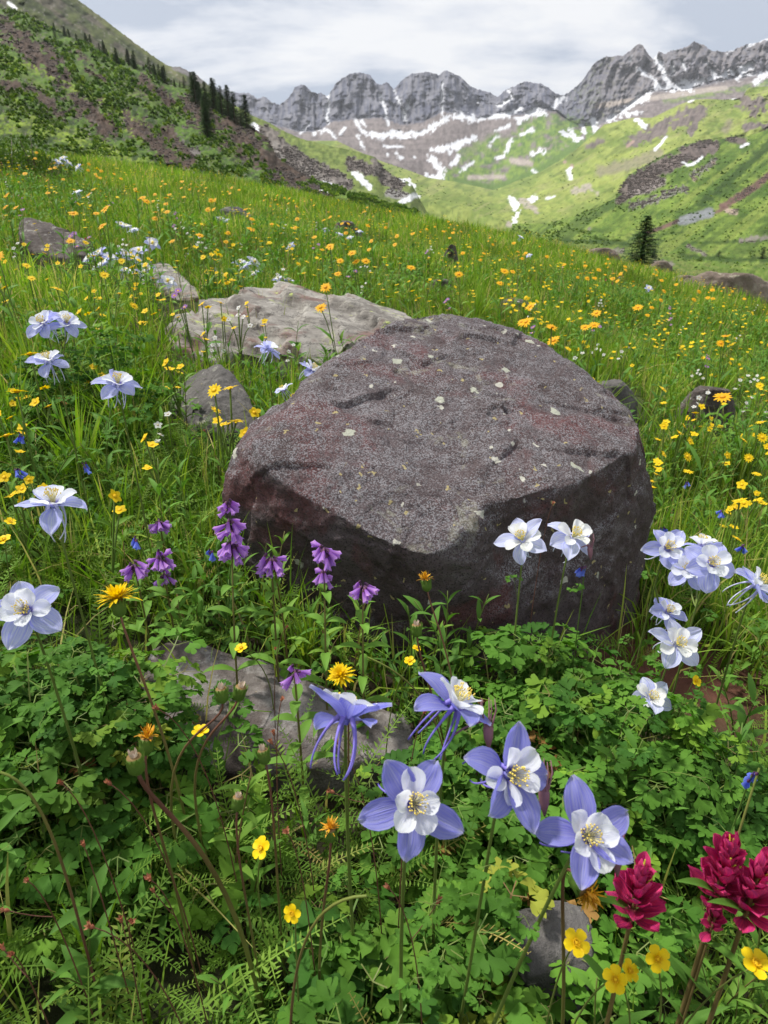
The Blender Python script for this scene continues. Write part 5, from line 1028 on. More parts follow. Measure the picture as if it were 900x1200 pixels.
# ------------------------------------------------------------------ yellow flowers close by
PR_HEART = [(0, .25), (.3, .6), (.6, .95), (.8, 1), (.95, .7), (1, .45)]
def yellow5(H, d, label, seed=0, sc=1., bend=0, brown=False):
    r = np.random.RandomState(seed); b = np.array([H[0]+r.uniform(-.03, .03), H[1]+r.uniform(.0, .04), 0]); b[2] = float(G(b[0], b[1])); root = tag(empty('yellow_wildflower', b), label, 'wildflower', 'small yellow five-petalled flowers close by')
    e_ = H-b; g = Geo(); V, F, t = tube(bez([0, 0, 0], [r.uniform(-.02, .02), 0, e_[2]*.7], e_-np.asarray(d)*.004, 10), np.linspace(.001, .0006, 10), 5); g.add(V, F, t, 0, .6); g.build('stem', [M_STEM], root)
    f = empty('flower', e_); f.parent = root; f.rotation_euler = Matrix(frame(d, r.uniform(0, 6)).tolist()).to_euler(); f.scale = (sc,)*3
    me = None
    for i in range(5):
        if me is None:
            g = Geo(); g.add(*petal(.0115, .0098, PR_HEART, bend=-.35, up0=.4, cup=.2, wav=.12, seed=seed, nu=7, nv=7)[:2], t=petal(.0115, .0115, PR_HEART, nu=7, nv=7)[2], c=0); p = g.build('petal', [M_YEL], f); me = p.data
        else: p = newobj('petal', me, f)
        p.rotation_euler = (r.uniform(-.15, .15), 0, i*1.2566+r.uniform(-.1, .1))
    g = Geo(); V, F, t = tube([[0, 0, 0], [0, 0, .0015], [0, 0, .003]], [.0022, .0024, .001], 7); g.add(V, F, t)
    for i in range(14): a = i*2.4; q = .003; g.add(*tube([[math.cos(a)*.001, math.sin(a)*.001, .001], [math.cos(a)*q, math.sin(a)*q, .004]], [.0002, .0006], 3))
    g.build('centre', [M_YELC], f); return root
for i, a in enumerate([(235,858,.72,U(0,.9,.4),'yellow flower seen edge-on in front of the low foreground rock',1.),(307,994,.56,U(-.5,.5,.7),'yellow flower turned left in the ferny leaves below the rock',1.),(343,1070,.50,U(-.3,.2,.9),'small yellow flower lying against the thick red-brown stem',.75),(675,1105,.47,U(0,.6,.8),'yellow flower in front of the grey brown stone',1.0),(722,1148,.46,U(-.5,.5,.7),'yellow flower tilted left, lowest of the bottom right group',.95),(737,1138,.47,U(.4,.6,.6),'yellow flower partly behind the lowest one at the bottom right',.8),(770,1123,.47,U(0,.3,.95),'yellow flower facing the viewer below the lone paintbrush',.95),(885,1130,.45,U(.1,.8,.5),'yellow flower seen from the side at the bottom right edge',1.1),(283,760,.86,U(-.2,.8,.5),'yellow flower at the upper edge of the low foreground rock',.9),(480,775,.82,U(0,.7,.5),'yellow flower in the shade right under the boulder',.75),(488,760,.84,U(.3,.8,.5),'tiny yellow flower directly above another under the boulder',.6),(815,798,.86,U(.3,.3,.8),'yellow flower beside the bare brown soil on the right',.8),(5,633,.85,U(0,.8,.5),'yellow flower at the far left edge above the pale columbine',1.),(12,612,1.0,U(.3,.8,.5),'yellow flower at the left edge just above another yellow one',.9)]): yellow5(PD(a[0], a[1], a[2]), a[3], a[4], i, a[5]*.82)
def dandelion(px, py, D, d, label, seed=0, sc=1., state='open', curve=(0, 0, 0), thick=.002, base=(0, 0), red=.8):
    """composite head: open yellow, withered or closed bud, on a thick reddish stalk"""
    r = np.random.RandomState(seed); H = PD(px, py, D); b = np.array([H[0]+base[0], H[1]+base[1], 0]); b[2] = float(G(b[0], b[1])); d = np.asarray(d, float)
    root = tag(empty('composite_wildflower', b), label, 'wildflower', 'composite flower heads on thick stalks'); e_ = H-b; n = 16
    P = bez([0, 0, 0], np.array([0, 0, e_[2]*.6])+np.array(curve), e_-d*.05, n, e_-d*.011*sc); V, F, t = tube(P, np.linspace(thick*1.2, thick*.8, n), 8); g = Geo(); g.add(V, F, t, 0, red); g.build('stem', [M_BROWNSTEM], root)
    sc = sc*1.18; M = frame(d, r.uniform(0, 6))*sc; g = Geo(); V, F, t = tube([[0, 0, -.012], [0, 0, -.009], [0, 0, -.003], [0, 0, .001]], [.002, .0052, .0055, .0045], 10); g.add(V @ M.T, F, t, 0, .3)
    for k in range(14):
        a = k*2*math.pi/14; g.addg(leafgeo(.0135, .0034, PR_LANCE, bend=-.1, up0=1.42, cup=.3, nu=6, nv=3), M @ rotz(a), M @ np.array([-math.sin(a)*.0042, math.cos(a)*.0042, -.0105]), r=r.uniform())
    o = g.build('bud_base', [M_BUD], root); o.location = e_; g = Geo()
    if state == 'open':
        for k in range(70):
            a = k*2.4; q = k/70; l = .019*(1-.35*q)*r.uniform(.85, 1.15); g.addg(leafgeo(l, .0028, PR_STRAP, bend=-.9+.8*q+r.uniform(-.3, .2), up0=.35+1.0*q, nu=5, nv=3), M @ rotz(a), M @ np.array([0, 0, .001]), r=r.uniform())
        mt = M_YEL
    elif state == 'dry':
        for k in range(60):
            a = k*2.4; q = k/60; l = .010*r.uniform(.6, 1.2); g.addg(leafgeo(l, .0013, PR_STRAP, bend=r.uniform(-1.5, 1.5), up0=.5+1.0*q+r.uniform(-.3, .3), nu=5, nv=3), M @ rotz(a), M @ np.array([0, 0, .0]), r=r.uniform(0, .6))
        mt = M_DRY
    else:
        for k in range(16):
            a = k*2.4; g.addg(leafgeo(.0045*r.uniform(.6, 1.2), .0016, PR_STRAP, bend=.2, up0=1.3, nu=4, nv=3), M @ rotz(a), M @ np.array([-math.sin(a)*.002, math.cos(a)*.002, .0005]), r=r.uniform())
        mt = M_PALEDRY
    o = g.build('flower_head', [mt], root); o.location = e_; return root
dandelion(138, 705, .62, U(-.15, .95, .1), 'ragged yellow flower head on a pinkish stalk over the left leaf mound', 1, 1.0, 'open', thick=.0013, base=(.03, .0), curve=(-.0, 0, 0), red=.2)
dandelion(172, 866, .50, U(.1, .95, .1), 'withered yellow-brown head just above the thick red stalk', 2, .85, 'dry', thick=.0011, base=(-.01, .03))
dandelion(157, 888, .47, U(-.1, .95, .3), 'closed green bud with whitish tip on the thickest red-brown stalk', 3, .95, 'closed', thick=.0018, base=(.06, .02), curve=(.0, 0, .06), red=.9)
dandelion(259, 808, .60, U(-.1, .95, .2), 'closed green bud on an arched stalk before the low rock, left of a pair', 4, .9, 'closed', thick=.0012, base=(-.05, 0), curve=(-.05, 0, .1))
dandelion(282, 806, .61, U(.25, .9, .2), 'green bud with brown withered tuft, right of the pair before the low rock', 5, .9, 'closed', thick=.0012, base=(-.04, 0), curve=(-.05, 0, .08))
dandelion(499, 680, .85, U(-.15, .97, .1), 'orange-tipped closed bud rising before the boulder on a long slanting stalk', 6, 1.0, 'dry', thick=.0012, base=(.04, -.05), curve=(.02, 0, 0), red=.3)
dandelion(488, 733, .80, U(-.05, .97, .2), 'closed green bud with yellow tip under the slanting stalk bud', 7, 1.0, 'closed', thick=.0014, base=(.05, 0), curve=(0, 0, -.05))
dandelion(387, 972, .50, U(0, .95, .3), 'withered orange-brown head below the leftmost violet columbine', 8, .75, 'dry', thick=.0011, base=(-.02, .02))
dandelion(687, 1044, .46, U(.3, -.3, .8), 'withered golden head hanging under the largest violet columbine', 9, 1.1, 'dry', thick=.0014, base=(.02, .03), red=.9)
dandelion(400, 793, .62, U(-.2, .8, .6), 'ragged yellow head right behind the leftmost violet columbine', 10, .65, 'open', thick=.001)
dandelion(279, 935, .52, U(.1, .95, .1), 'small dull bud with pale tip among ferny leaves left of centre', 11, .75, 'closed', thick=.001)
dandelion(308, 880, .55, U(-.2, .95, .1), 'brown dried bud in front of the low foreground rock', 12, .8, 'closed', thick=.0011)
# arched bare reddish stalks
for i, (p, lb) in enumerate([([(360,1060,.47),(385,1045,.46),(430,1050,.46),(320,1130,.5)], 'red-brown arched stalk lying across the bottom centre leaves'), ([(0,905,.5),(28,905,.5),(50,930,.5),(62,985,.52)], 'pinkish arched stalk entering from the left edge'), ([(430,770,.8),(470,785,.8),(500,800,.8),(540,840,.8)], 'thin brown stalk leaning right in the shade under the boulder'),
        ([(890,900,.62),(880,930,.62),(868,965,.6),(862,1000,.6)], 'dark curved stalk beside the blue bells on the right')]):
    Q = np.array([PD(*q) for q in p]); 
    if i == 0: Q = Q[[2, 1, 0, 3]]
    g = Geo(); 
    gz = np.array([Q[3, 0], Q[3, 1], float(G(Q[3, 0], Q[3, 1]))]); q = bez(Q[0], Q[1]*.4+Q[2]*.6+(Q[1]-Q[0])*.8, np.array([Q[2][0]*.3+gz[0]*.7, Q[2][1]*.3+gz[1]*.7, Q[2][2]*.6+gz[2]*.4]), 20, gz); V, F, t = tube(q-gz, .0011, 6); g.add(V, F, t, 0, .9); o = g.build('bare_stalk', [M_BROWNSTEM]); o.location = gz; tag(o, lb, 'stalk', 'bare reddish stalks')
# dried little seed heads on branching brown stems
def seedhead(px, py, D, seed, label):
    r = np.random.RandomState(seed); H = PD(px, py, D); b = np.array([H[0]+r.uniform(-.03, .05), H[1]+r.uniform(0, .03), 0]); b[2] = float(G(b[0], b[1])); root = tag(empty('dried_wildflower', b), label, 'dried flower', 'dried reddish seed heads'); e_ = H-b
    P = bez([0, 0, 0], [e_[0]*.1, e_[1]*.1, e_[2]*.85], e_, 12); g = Geo(); V, F, t = tube(P, np.linspace(.0007, .0004, 12), 5); g.add(V, F, .6+.4*t, 0, .9); tips = [(e_, P[-1]-P[-2])]
    for k in (7,) if seed % 2 else (): q = P[k]; s_ = q + np.array([r.uniform(-.03, .03), r.uniform(-.01, .01), r.uniform(.01, .03)]); V, F, t = tube(bez(q, (q+s_)/2+[0, 0, -.004], s_, 5), .00045, 4); g.add(V, F, 1, 0, .9); tips.append((s_, s_-q))
    g.build('stem', [M_BROWNSTEM], root)
    for q, dd in tips:
        g = Geo(); M = frame(dd, 0)*r.uniform(.5, .8); 
        for i in range(7): g.addg(leafgeo(.0065, .003, PR_LANCE, bend=.4, up0=r.uniform(.5, 1.2), cup=.4, nu=4, nv=3), M @ rotz(i*.9), r=r.uniform())
        g.addg(dict(zip('VFtsrm', (*tube([[0, 0, -.003], [0, 0, 0], [0, 0, .003]], [.001, .0022, .001], 6), 0*np.zeros(19), np.zeros(19), np.zeros(len(tube([[0, 0, -.003], [0, 0, 0], [0, 0, .003]], [.001, .0022, .001], 6)[1]), int)))), M, r=.2)
        o = g.build('seed_head', [M_DRYRED], root); o.location = q
for i, (px, py, D, lb) in enumerate([(72,918,.50,'dried red seed head before the left leaf mound'),(32,1032,.47,'brown orange seed head above the ferns near the left edge'),(98,990,.5,'dark pink seed head halfway between two others on the left'),(175,1030,.48,'reddish seed head on a bent stem in the ferns, left of the thick stalk'),(107,1086,.46,'pink seed head low in the ferns at bottom left'),(14,1118,.45,'red-brown seed head at the bottom left edge'),(128,918,.52,'pale tiny seed head beside the closed bud'),(154,1080,.46,'whitish seed head low among the ferns'),(184,830,.56,'upright pair of reddish seed heads beside the low rock'),(336,735,.84,'slender brown seed stalk in front of the boulder foot'),(318,870,.6,'brown seed head over the right part of the low rock'),(330,820,.62,'tiny orange seed heads above the low rock'),(497,835,.52,'brown seed head behind the second violet columbine'),(455,1040,.48,'dark dried stalk between the two left violet columbines'),(336,975,.5,'orange seed head right of the yellow flower in the ferns'),(395,870,.55,'small brown bud beside the hanging violet spurs'),(648,590,1.0,'thin dried stalk beside the nearly white pair'),(760,560,1.4,'dried flower stalk at the right corner of the boulder'),(240,505,1.4,'dark nodding dried stalk left of the boulder')]): seedhead(px, py, D, i, lb)
# blue bells
def bluebell(px, py, D, label, seed=0, n=4):
    r = np.random.RandomState(seed); H = PD(px, py, D); b = np.array([H[0]+.01, H[1]+.02, 0]); b[2] = float(G(b[0], b[1]))
    if in_rock(b[None, 0], b[None, 1])[0]: b[1] -= .1
    root = tag(empty('blue_wildflower', b), label, 'wildflower', 'little blue bell flowers'); e_ = H-b; g = Geo(); P = bez([0, 0, 0], [0, 0, e_[2]*.8], e_, 8); V, F, t = tube(P, .0009, 4); g.add(V, F, t, 0, .1); g.build('stem', [M_STEM], root); g = Geo()
    for i in range(n): g.addg(BELLS[i % 3], frame([r.uniform(-.7, .7), r.uniform(-.7, .7), -1], i)*.62, r.uniform(-.004, .004, 3), r=r.uniform())
    o = g.build('bell_cluster', [M_BLUE, M_CALYX, M_BLUE], root); o.location = e_
for i, (px, py, D, lb) in enumerate([(881,908,.62,'blue bell flower at the right edge above the paintbrushes'),(685,665,.93,'blue bell flower just under the right nearly white columbine'),(160,632,1.0,'pale blue bell flower between the left purple bell flowers'),(24,509,1.2,'blue bell flower at the left edge, upper one of two'),(20,552,1.1,'darker blue bell flower at the left edge, lower one of two'),(247,645,.98,'faint blue bell flower left of the tallest purple one'),(99,545,1.2,'tiny blue bell flower right of the lone pale columbine'),(846,600,1.5,'blue bell flower in the grass above the right-hand columbine cluster'),(778,618,1.3,'small blue bell right of the boulder'),(805,566,1.9,'distant blue bell in the grass right of the boulder'),(870,640,1.2,'blue bell behind the right-hand columbine cluster')]): bluebell(px, py, D, lb, i)
# ------------------------------------------------------------------ meadow flowers beyond, each a thing
YG = np.exp(np.linspace(math.log(.6), math.log(34), 900))
def stand(px, py, h):
    """ground point whose flower of height h shows at the photo pixel"""
    P = PY(px, py, YG); dz = P[:, 2]-G(P[:, 0], P[:, 1])-h; k = np.nonzero(dz[:-1]*dz[1:] < 0)[0]
    if len(k) == 0: return None
    k = k[0]; P = P[k]; return np.array([P[0], P[1], float(G(P[0], P[1]))])
def daisy_proto(name, h, R, n, mp, mc, droop=-.5, heads=1, seed=0, lv=True):
    r = np.random.RandomState(seed); g = Geo()
    for k in range(heads):
        e_ = np.array([r.uniform(-.035, .035)*(k > 0), r.uniform(-.03, .03)*(k > 0), h - (k > 0)*r.uniform(.0, .07)]); V, F, t = tube(bez([0, 0, 0], [0, 0, h*.6], e_, 5), .0018, 4); g.add(V, F, t, 0, .3, 2)
        M = frame([r.uniform(-.5, .5), r.uniform(-1.1, .2), 1], 0)
        for i in range(n):
            g.addg(leafgeo(R*r.uniform(.85, 1.1), R*2.6/n*1.5, PR_STRAP, bend=droop+r.uniform(-.3, .2), up0=.3, nu=4, nv=3), M @ rotz(i*2*math.pi/n), e_, r=r.uniform())
        V, F, t = tube([[0, 0, -R*.1], [0, 0, R*.06], [0, 0, R*.2]], [R*.22, R*.34, R*.2], 7); g.add(V @ M.T + e_, F, t, 0, 0, 1)
    if lv:
        for i in range(4): g.addg(leafgeo(h*.3, h*.05, PR_LANCE, bend=-.8, up0=1.0, nu=4, nv=3, m=3), rotz(i*2.4), [0, 0, h*.12*(i+1)], r=.5)
    o = g.build(name, [mp, mc, M_STEM, M_LANCE]); return o
OP = [daisy_proto('orange_sunflower', .36, .0225, 13, M_ORG, M_ORGC, heads=1+(s_ % 2), seed=s_) for s_ in range(4)]
YP = [daisy_proto('yellow_cinquefoil', .22, .012, 5, M_YEL, M_YELC, droop=-.2, heads=2+(s_ % 3), seed=20+s_, lv=False) for s_ in range(4)] + [daisy_proto('yellow_cinquefoil', .27, .0155, 12, M_YEL, M_YELC, droop=-.4, heads=1+(s_ % 2), seed=30+s_, lv=False) for s_ in range(3)]
WP = [daisy_proto('white_wildflower', .22, .010, 5, M_WHITE, M_PALEDRY, droop=-.2, heads=4+s_, seed=40+s_, lv=False) for s_ in range(2)]
VP = [daisy_proto('violet_daisy', .25, .012, 14, M_PURP, M_YELC, droop=-.1, heads=2+s_, seed=50+s_, lv=False) for s_ in range(2)]
used = set()
def scatter(protos, h, pts, label, cat, group, seed, sc=(.8, 1.2)):
    r = np.random.RandomState(seed); c = 0
    for i, (px, py) in enumerate(pts):
        s_ = r.uniform(*sc); p = stand(px, py, h*s_)
        if p is None or in_rock(p[None, 0], p[None, 1])[0]: continue
        src = protos[r.randint(len(protos))]; o = src if src.name not in used else src.copy()
        if src.name in used: COL.objects.link(o)
        used.add(src.name); o.location = p; o.rotation_euler = (r.uniform(-.15, .15), r.uniform(-.15, .15), r.uniform(-1., 1.)); o.scale = (s_,)*3; tag(o, label, cat, group); c += 1
    return c
r = np.random.RandomState(77)
def edge(px): return np.interp(px, [0, 200, 370, 450, 514, 600, 700, 800, 900], [165, 205, 230, 238, 254, 270, 290, 315, 345])
opts = [(134,203),(190,212),(197,228),(213,212),(219,222),(225,215),(235,213),(270,220),(285,222),(308,228),(320,228),(342,232),(348,238),(366,234),(372,240),(382,248),(397,253),(404,262),(428,243),(455,247),(464,251),(15,204),(38,203),(66,240),(70,248),(118,244),(137,209),(155,224),(158,216),(175,231),(177,258),(185,248),(199,248),(186,257),(243,243),(258,234),(302,262),(325,262),(366,277),(376,292),(389,289),(425,305),(434,305),(430,246),(440,250),(503,264),(520,270),(525,272),(535,273),(548,275),(558,270),(575,276),(576,282),(604,284),(660,310),(680,311),(700,316),(712,322),(766,316),(773,319),(831,336),(836,340),(858,343),(870,350),(893,357),(842,350),(585,317),(590,318),(680,365),(833,467),(8,300),(20,243),(5,228),(60,225),(110,222),(240,275),(290,250),(740,330),(790,332),(640,300),(620,296),(510,262),(480,262)]
for i in range(85):
    px = r.uniform(-30, 930)
    for _ in range(6):
        if fbm(np.array([px*.02, 9., 3.]), 2) < r.uniform(-.3, .3): px = r.uniform(-30, 930); e0 = edge(px); py = e0 + min(r.exponential(32), 100)+3; opts.append((px, py))
n1 = scatter(OP, .36, opts, 'orange sunflower with drooping rays standing among the meadow grass', 'sunflower', 'orange sunflowers across the meadow', 1)
ypts = [(782,540),(770,537),(820,410),(888,513),(898,520),(885,573),(858,590),(862,575),(832,470),(812,480),(795,490),(840,520),(272,490),(263,470),(258,478),(280,470),(40,455),(18,450),(8,530),(12,545),(46,430),(300,328),(290,320),(310,335),(600,355),(640,350),(665,372),(672,430),(665,415),(735,415),(745,425),(700,440),(690,395),(780,520),(770,545),(890,560),(870,540),(402,385),(410,393),(345,452),(10,470),(25,480),(60,470),(45,545)]
ci = 0
while ci < 330:
    px = r.uniform(-30, 930); e0 = edge(px); py = e0 + 8 + r.gamma(2., 60)
    if fbm(np.array([px*.013, py*.03, 3.]), 3) < r.uniform(-.35, .3): continue
    ci += 1
    if py < 640 and not (260 < px < 760 and 370 < py < 760): ypts.append((px, py))
n2 = scatter(YP, .24, ypts, 'small bright yellow flowers on a thin stalk in the meadow grass', 'wildflower', 'small yellow flowers in the meadow', 2)
n3 = scatter(WP, .22, [(r.uniform(-20, 920), 0) for _ in range(0)] + [(px_, edge(px_)+r.gamma(2., 40)+6) for px_ in r.uniform(-20, 920, 45)], 'cluster of tiny white flowers in the meadow grass', 'wildflower', 'tiny white flowers in the meadow', 3)
n4 = scatter(VP, .25, [(px_, edge(px_)+r.gamma(2., 55)+10) for px_ in r.uniform(-20, 920, 30)], 'small violet daisy in the meadow grass', 'wildflower', 'small violet daisies in the meadow', 4)
# the hundreds more that are too small to tell apart
g = Geo(); rs_ = np.random.RandomState(9); x, y = wedge(2700, 3.2, 26, rs_, power=.35); k = (~in_rock(x, y)) & (fbm(np.stack([x*.5, y*.5, 0*x], -1), 3) > -.12); x, y = x[k], y[k]; n = len(x)
tp = Geo(); 
for hh in range(2):
    e_ = np.array([.02*hh, 0, .23-.03*hh]); 
    for i in range(5): tp.addg(leafgeo(.0125, .011, PR_HEART, bend=-.2, up0=.3, nu=3, nv=3), rotz(i*1.2566), e_)
    V, F, t = tube([[0, 0, 0], e_], .001, 3); tp.add(V, F, t, 0, 0, 1)
g.stamp(tp.get(), rand_orient(n, rs_, .15)*rs_.uniform(.8, 1.35, n)[:, None, None], np.stack([x, y, G(x, y)], 1), rs_.uniform(0, 1, n))
tag(g.build('yellow_flower_specks', [M_YEL, M_STEM]), 'countless tiny yellow flowers dotted through the far grass', 'flower specks', kind='stuff')
# ------------------------------------------------------------------ conifers
def fir(seed, H=1., dens=1.):
    r = np.random.RandomState(seed); root = empty('fir_tree'); V, F, t = tube([[0, 0, -.05*H], [0, 0, H*.5], [0, 0, H]], [.022*H, .014*H, .002*H], 7); g = Geo(); g.add(V, F, t, 0, .5); g.build('trunk', [M_BARK], root)
    g = Geo(); nl = int(30*dens)
    for k in range(nl):
        z = H*(.05+.95*(k/nl)**.9); R = .2*H*(1-z/H)**.75*r.uniform(.7, 1.15)+.012*H; nb = int(5+9*(1-z/H))
        for b in range(nb):
            a = r.uniform(0, 6.28); l = R*r.uniform(.6, 1.15); d = np.array([math.cos(a), math.sin(a), 0]); 
            for q in np.linspace(.25, 1, 5):
                c = np.array([0, 0, z+.02*H]) + d*l*q + np.array([0, 0, -.28*l*q+.14*l*q*q])
                for s_ in range(4):
                    u = d*r.uniform(.1, 1)+np.array([-d[1], d[0], 0])*r.uniform(-1, 1)+[0, 0, r.uniform(-.7, .15)]; u /= np.linalg.norm(u); w_ = np.cross(u, [0, 0, 1])*.008*H; e_ = c+u*r.uniform(.02, .045)*H
                    g.add([c-w_, c+w_, e_], [(0, 1, 2)], [0, 0, 1], 0, r.uniform(0, 1)*.6+.4*q)
    g.build('crown', [M_FIR], root); return root
FIRS = [fir(1, 1., 1.7), fir(2, 1.), fir(3, 1., .8)]; nf = [0]
def place_fir(pt, H, label, group, i=0, lean=1.):
    src = FIRS[i % 3]
    if nf[0] & (1 << (i % 3)): o = dup(src)
    else: o = src; nf[0] |= 1 << (i % 3)
    o.location = pt; o.rotation_euler = (0, 0, i*1.7); o.scale = (H*lean, H*lean, H); return tag(o, label, 'tree', group)
def fir_px(px, py, D, hpx, label, group, i, lean=1.):
    P = PY(px, py, D); place_fir(P, hpx*D*1.06/FPX, label, group, i, lean)
fir_px(750, 314, 30, 50, 'tallest fir tree in the valley standing beyond the meadow edge', 'fir trees in the valley', 0, 2.3)
for i, (px, py, h, lb) in enumerate([(786,273,15,'small fir tree up and right of the tallest valley fir'),(842,301,22,'small dark fir tree right of the tallest valley fir'),(765,302,24,'thin sparse fir tree close beside the tallest one'),(893,302,26,'dark bushy fir tree at the right edge of the valley'),(690,275,11,'low dark fir left of the tallest valley fir')]):
    p = sheet_point('green_hillside', px, py); D = p[1]; place_fir(p-[0, 0, .02*D], h*D*1.05/FPX, lb, 'fir trees in the valley', i+1, 1.8)
k = 0
rt = random.Random(3)
for (x0, y0, x1, y1, n, h0, h1, lb) in [(228, 108, 286, 148, 12, 15, 31, 'tall dark fir on the crest of the rocky left spur'), (60, 36, 120, 62, 9, 8, 14, 'small fir in the line climbing the upper left hillside'), (125, 66, 215, 104, 20, 9, 17, 'small fir in the line along the left hillside ridge'), (232, 120, 248, 160, 7, 18, 34, 'fir growing below the crest of the left spur')]:
    for i in range(n):
        q = i/(n-1); px = x0+(x1-x0)*q+rt.uniform(-5, 5); py = y0+(y1-y0)*q+rt.uniform(-1, 4); h = rt.uniform(h0, h1)*(1-.25*q if h0 > 20 else 1); p = sheet_point('left_hillside', px, py); D = p[1]; k += 1
        place_fir(p-[0, 0, .004*D], h*D*1.05/FPX, lb, {'t': 'firs on the left spur crest', 's': 'small firs on the left hillside', 'f': 'firs below the left spur crest'}[lb[0]], k, 1.45)
# ------------------------------------------------------------------ shrubs
def shrub(seed, n=1500, flat=.7):
    r = np.random.RandomState(seed); g = Geo(); lf = leafgeo(.05, .02, PR_LANCE, nu=3, nv=3, fold=.3); L_ = []
    c = r.normal(0, .3, (14, 3)); c[:, 2] = np.abs(c[:, 2])*flat+.15
    ii = r.randint(0, 14, n); u = r.normal(0, 1, (n, 3)); u /= np.linalg.norm(u, axis=1)[:, None]; P = c[ii] + u*(r.uniform(.4, 1, n)**.5)[:, None]*.24; P[:, 2] = np.maximum(P[:, 2]*flat, .0)
    g.stamp(lf, rand_orient(n, r, .9)*r.uniform(.7, 1.4, n)[:, None, None], P, r.uniform(0, 1, n)); root = empty('shrub'); g.build('foliage', [M_BUSH], root)
    g = Geo()
    for i in range(8): V, F, t = tube(bez([0, 0, -.05], [c[i, 0]*.3, c[i, 1]*.3, .1], c[i], 5), [.02, .016, .012, .008, .004], 5); g.add(V, F, t, 0, .3)
    g.build('stem', [M_BARK], root); return root
SH = [shrub(1), shrub(2)]; ns = [0]
def place_shrub(p, s_, label, group, i, sz=(1, 1, 1)):
    if ns[0] & (1 << (i % 2)): o = dup(SH[i % 2])
    else: o = SH[i % 2]; ns[0] |= 1 << (i % 2)
    o.location = p; o.scale = (s_*sz[0], s_*sz[1], s_*sz[2]); o.rotation_euler = (0, 0, i*2.1); tag(o, label, 'shrub', group)
for i, (px, py, Y, s_, lb) in enumerate([(15,222,10.5,1.2,'big green willow shrub at the upper left edge of the meadow'),(45,222,10.2,1.1,'rounded willow shrub right next to the big one at the left edge'),(62,230,9.6,.7,'small willow shrub at the right end of the left shrub group'),(5,212,12,1.2,'willow shrub standing highest behind the left edge shrubs')]):
    p = PY(px, py, Y); p[2] = float(G(p[0], p[1])); place_shrub(p, s_*.8, lb, 'willow shrubs at the upper left', i)
for i in range(44):
    px, py = rt.choice([(10,105),(30,120),(45,130),(60,138),(15,125),(70,60),(95,72),(120,92),(150,95),(165,110),(140,112),(200,150),(170,100),(110,50),(80,48),(190,105),(60,145),(30,30),(5,20)]); px += rt.uniform(-14, 14); py += rt.uniform(-7, 7)
    p = sheet_point('left_hillside', px, py); D = p[1]; place_shrub(p-[0, 0, .002*D], rt.uniform(4, 9)*D/FPX, 'dark low shrub clinging to the steep left hillside', 'dark shrubs on the left hillside', i, (1.3, 1, .8))
for i, (px, py, s_, lb) in enumerate([(685,272,8,'dark leaning shrub on the valley floor'),(627,265,4,'tiny dark shrub on the valley floor, left of a pair'),(648,266,4,'tiny dark shrub on the valley floor, right of a pair'),(700,280,7,'low dark shrub in the band at the foot of the slope, left end'),(722,282,7,'low dark shrub in the middle of the band at the foot of the slope'),(820,305,8,'green shrub below the small dark fir'),(850,303,7,'green shrub right of the small dark fir'),(880,296,7,'green shrub near the right edge of the valley floor'),(800,296,6,'green shrub left of the small dark fir'),(870,262,5,'shrub in the right edge meadow below the red scree'),(775,262,5,'dark shrub at the left end of the red trail'),(740,258,4,'dark shrub on the slope over the tallest fir'),(850,275,5,'shrub on the slope up left of the right edge shrubs'),(660,272,5,'dark shrub just over the meadow edge'),(895,250,5,'dark shrub high at the right edge'),(700,232,3,'speck of a shrub on the green slope'),(812,245,4,'dark shrub above the pale tailings heap')]):
    p = sheet_point('green_hillside' if py > 228 and px > 600 else 'valley_slope', px, py); D = p[1]; place_shrub(p-[0, 0, .002*D], s_*D/FPX*1.3, lb, 'shrubs on the valley floor', i, (1.5, 1, .8))
print('flowers', n1, n2, n3, n4)

def scrub(sheet_name, name, N, rng_px, label, seed, want_rock, mat, lo, hi, xr, yr):
    r = np.random.RandomState(seed); xs, _, _, P, col, PX, PYY = SHEETS[sheet_name]; g = Geo(); t = Geo()
    if want_rock:
        for k in range(3):
            v = r.normal(0, 1, (6, 3)); v = v/np.linalg.norm(v, axis=1)[:, None]*.5; v = np.array([[.5, 0, 0], [-.5, 0, 0], [0, .45, 0], [0, -.45, 0], [.1, 0, .45], [0, 0, -.3]])*r.uniform(.7, 1.2, (6, 1))
            t.add(v+[k*.9-.9, r.uniform(-.4, .4), r.uniform(-.1, .1)], [(0, 2, 4), (2, 1, 4), (1, 3, 4), (3, 0, 4), (2, 0, 5), (1, 2, 5), (3, 1, 5), (0, 3, 5)], .5, 0, r.uniform())
    else:
        for k in range(16):
            u = r.normal(0, 1, 3); u[2] = abs(u[2])*.9; u /= np.linalg.norm(u); w_ = np.cross(u, r.normal(0, 1, 3)); w_ = w_/np.linalg.norm(w_)*.3; c = u*.12
            t.add([c-w_, c+w_, u*r.uniform(.45, .75)], [(0, 1, 2)], [0, 0, 1], 0, r.uniform(0, .6))
    ok = ((col[..., 0] > col[..., 1]*.98) == want_rock) & (col.max(-1) < .42) & (PX > xr[0]) & (PX < xr[1]) & (PYY > yr[0]) & (PYY < yr[1]); cl = fbm(np.stack([PX*.06, PYY*.09, 0*PX+seed], -1), 4); ok &= (cl > -.1)
    I, J = np.nonzero(ok); k = r.randint(0, len(I), N); Q = P[I[k], J[k]] + 0; D = Q[:, 1]; Q[:, 0] += r.uniform(-1, 1, N)*D/800; s_ = r.uniform(lo, hi, N)*D/800
    g.stamp(t.get(), rotz(r.uniform(0, 6.28, N))*s_[:, None, None], Q, r.uniform(0, 1, N)*.999); return tag(g.build(name, [mat]), label, name.replace('_', ' '), kind='stuff')
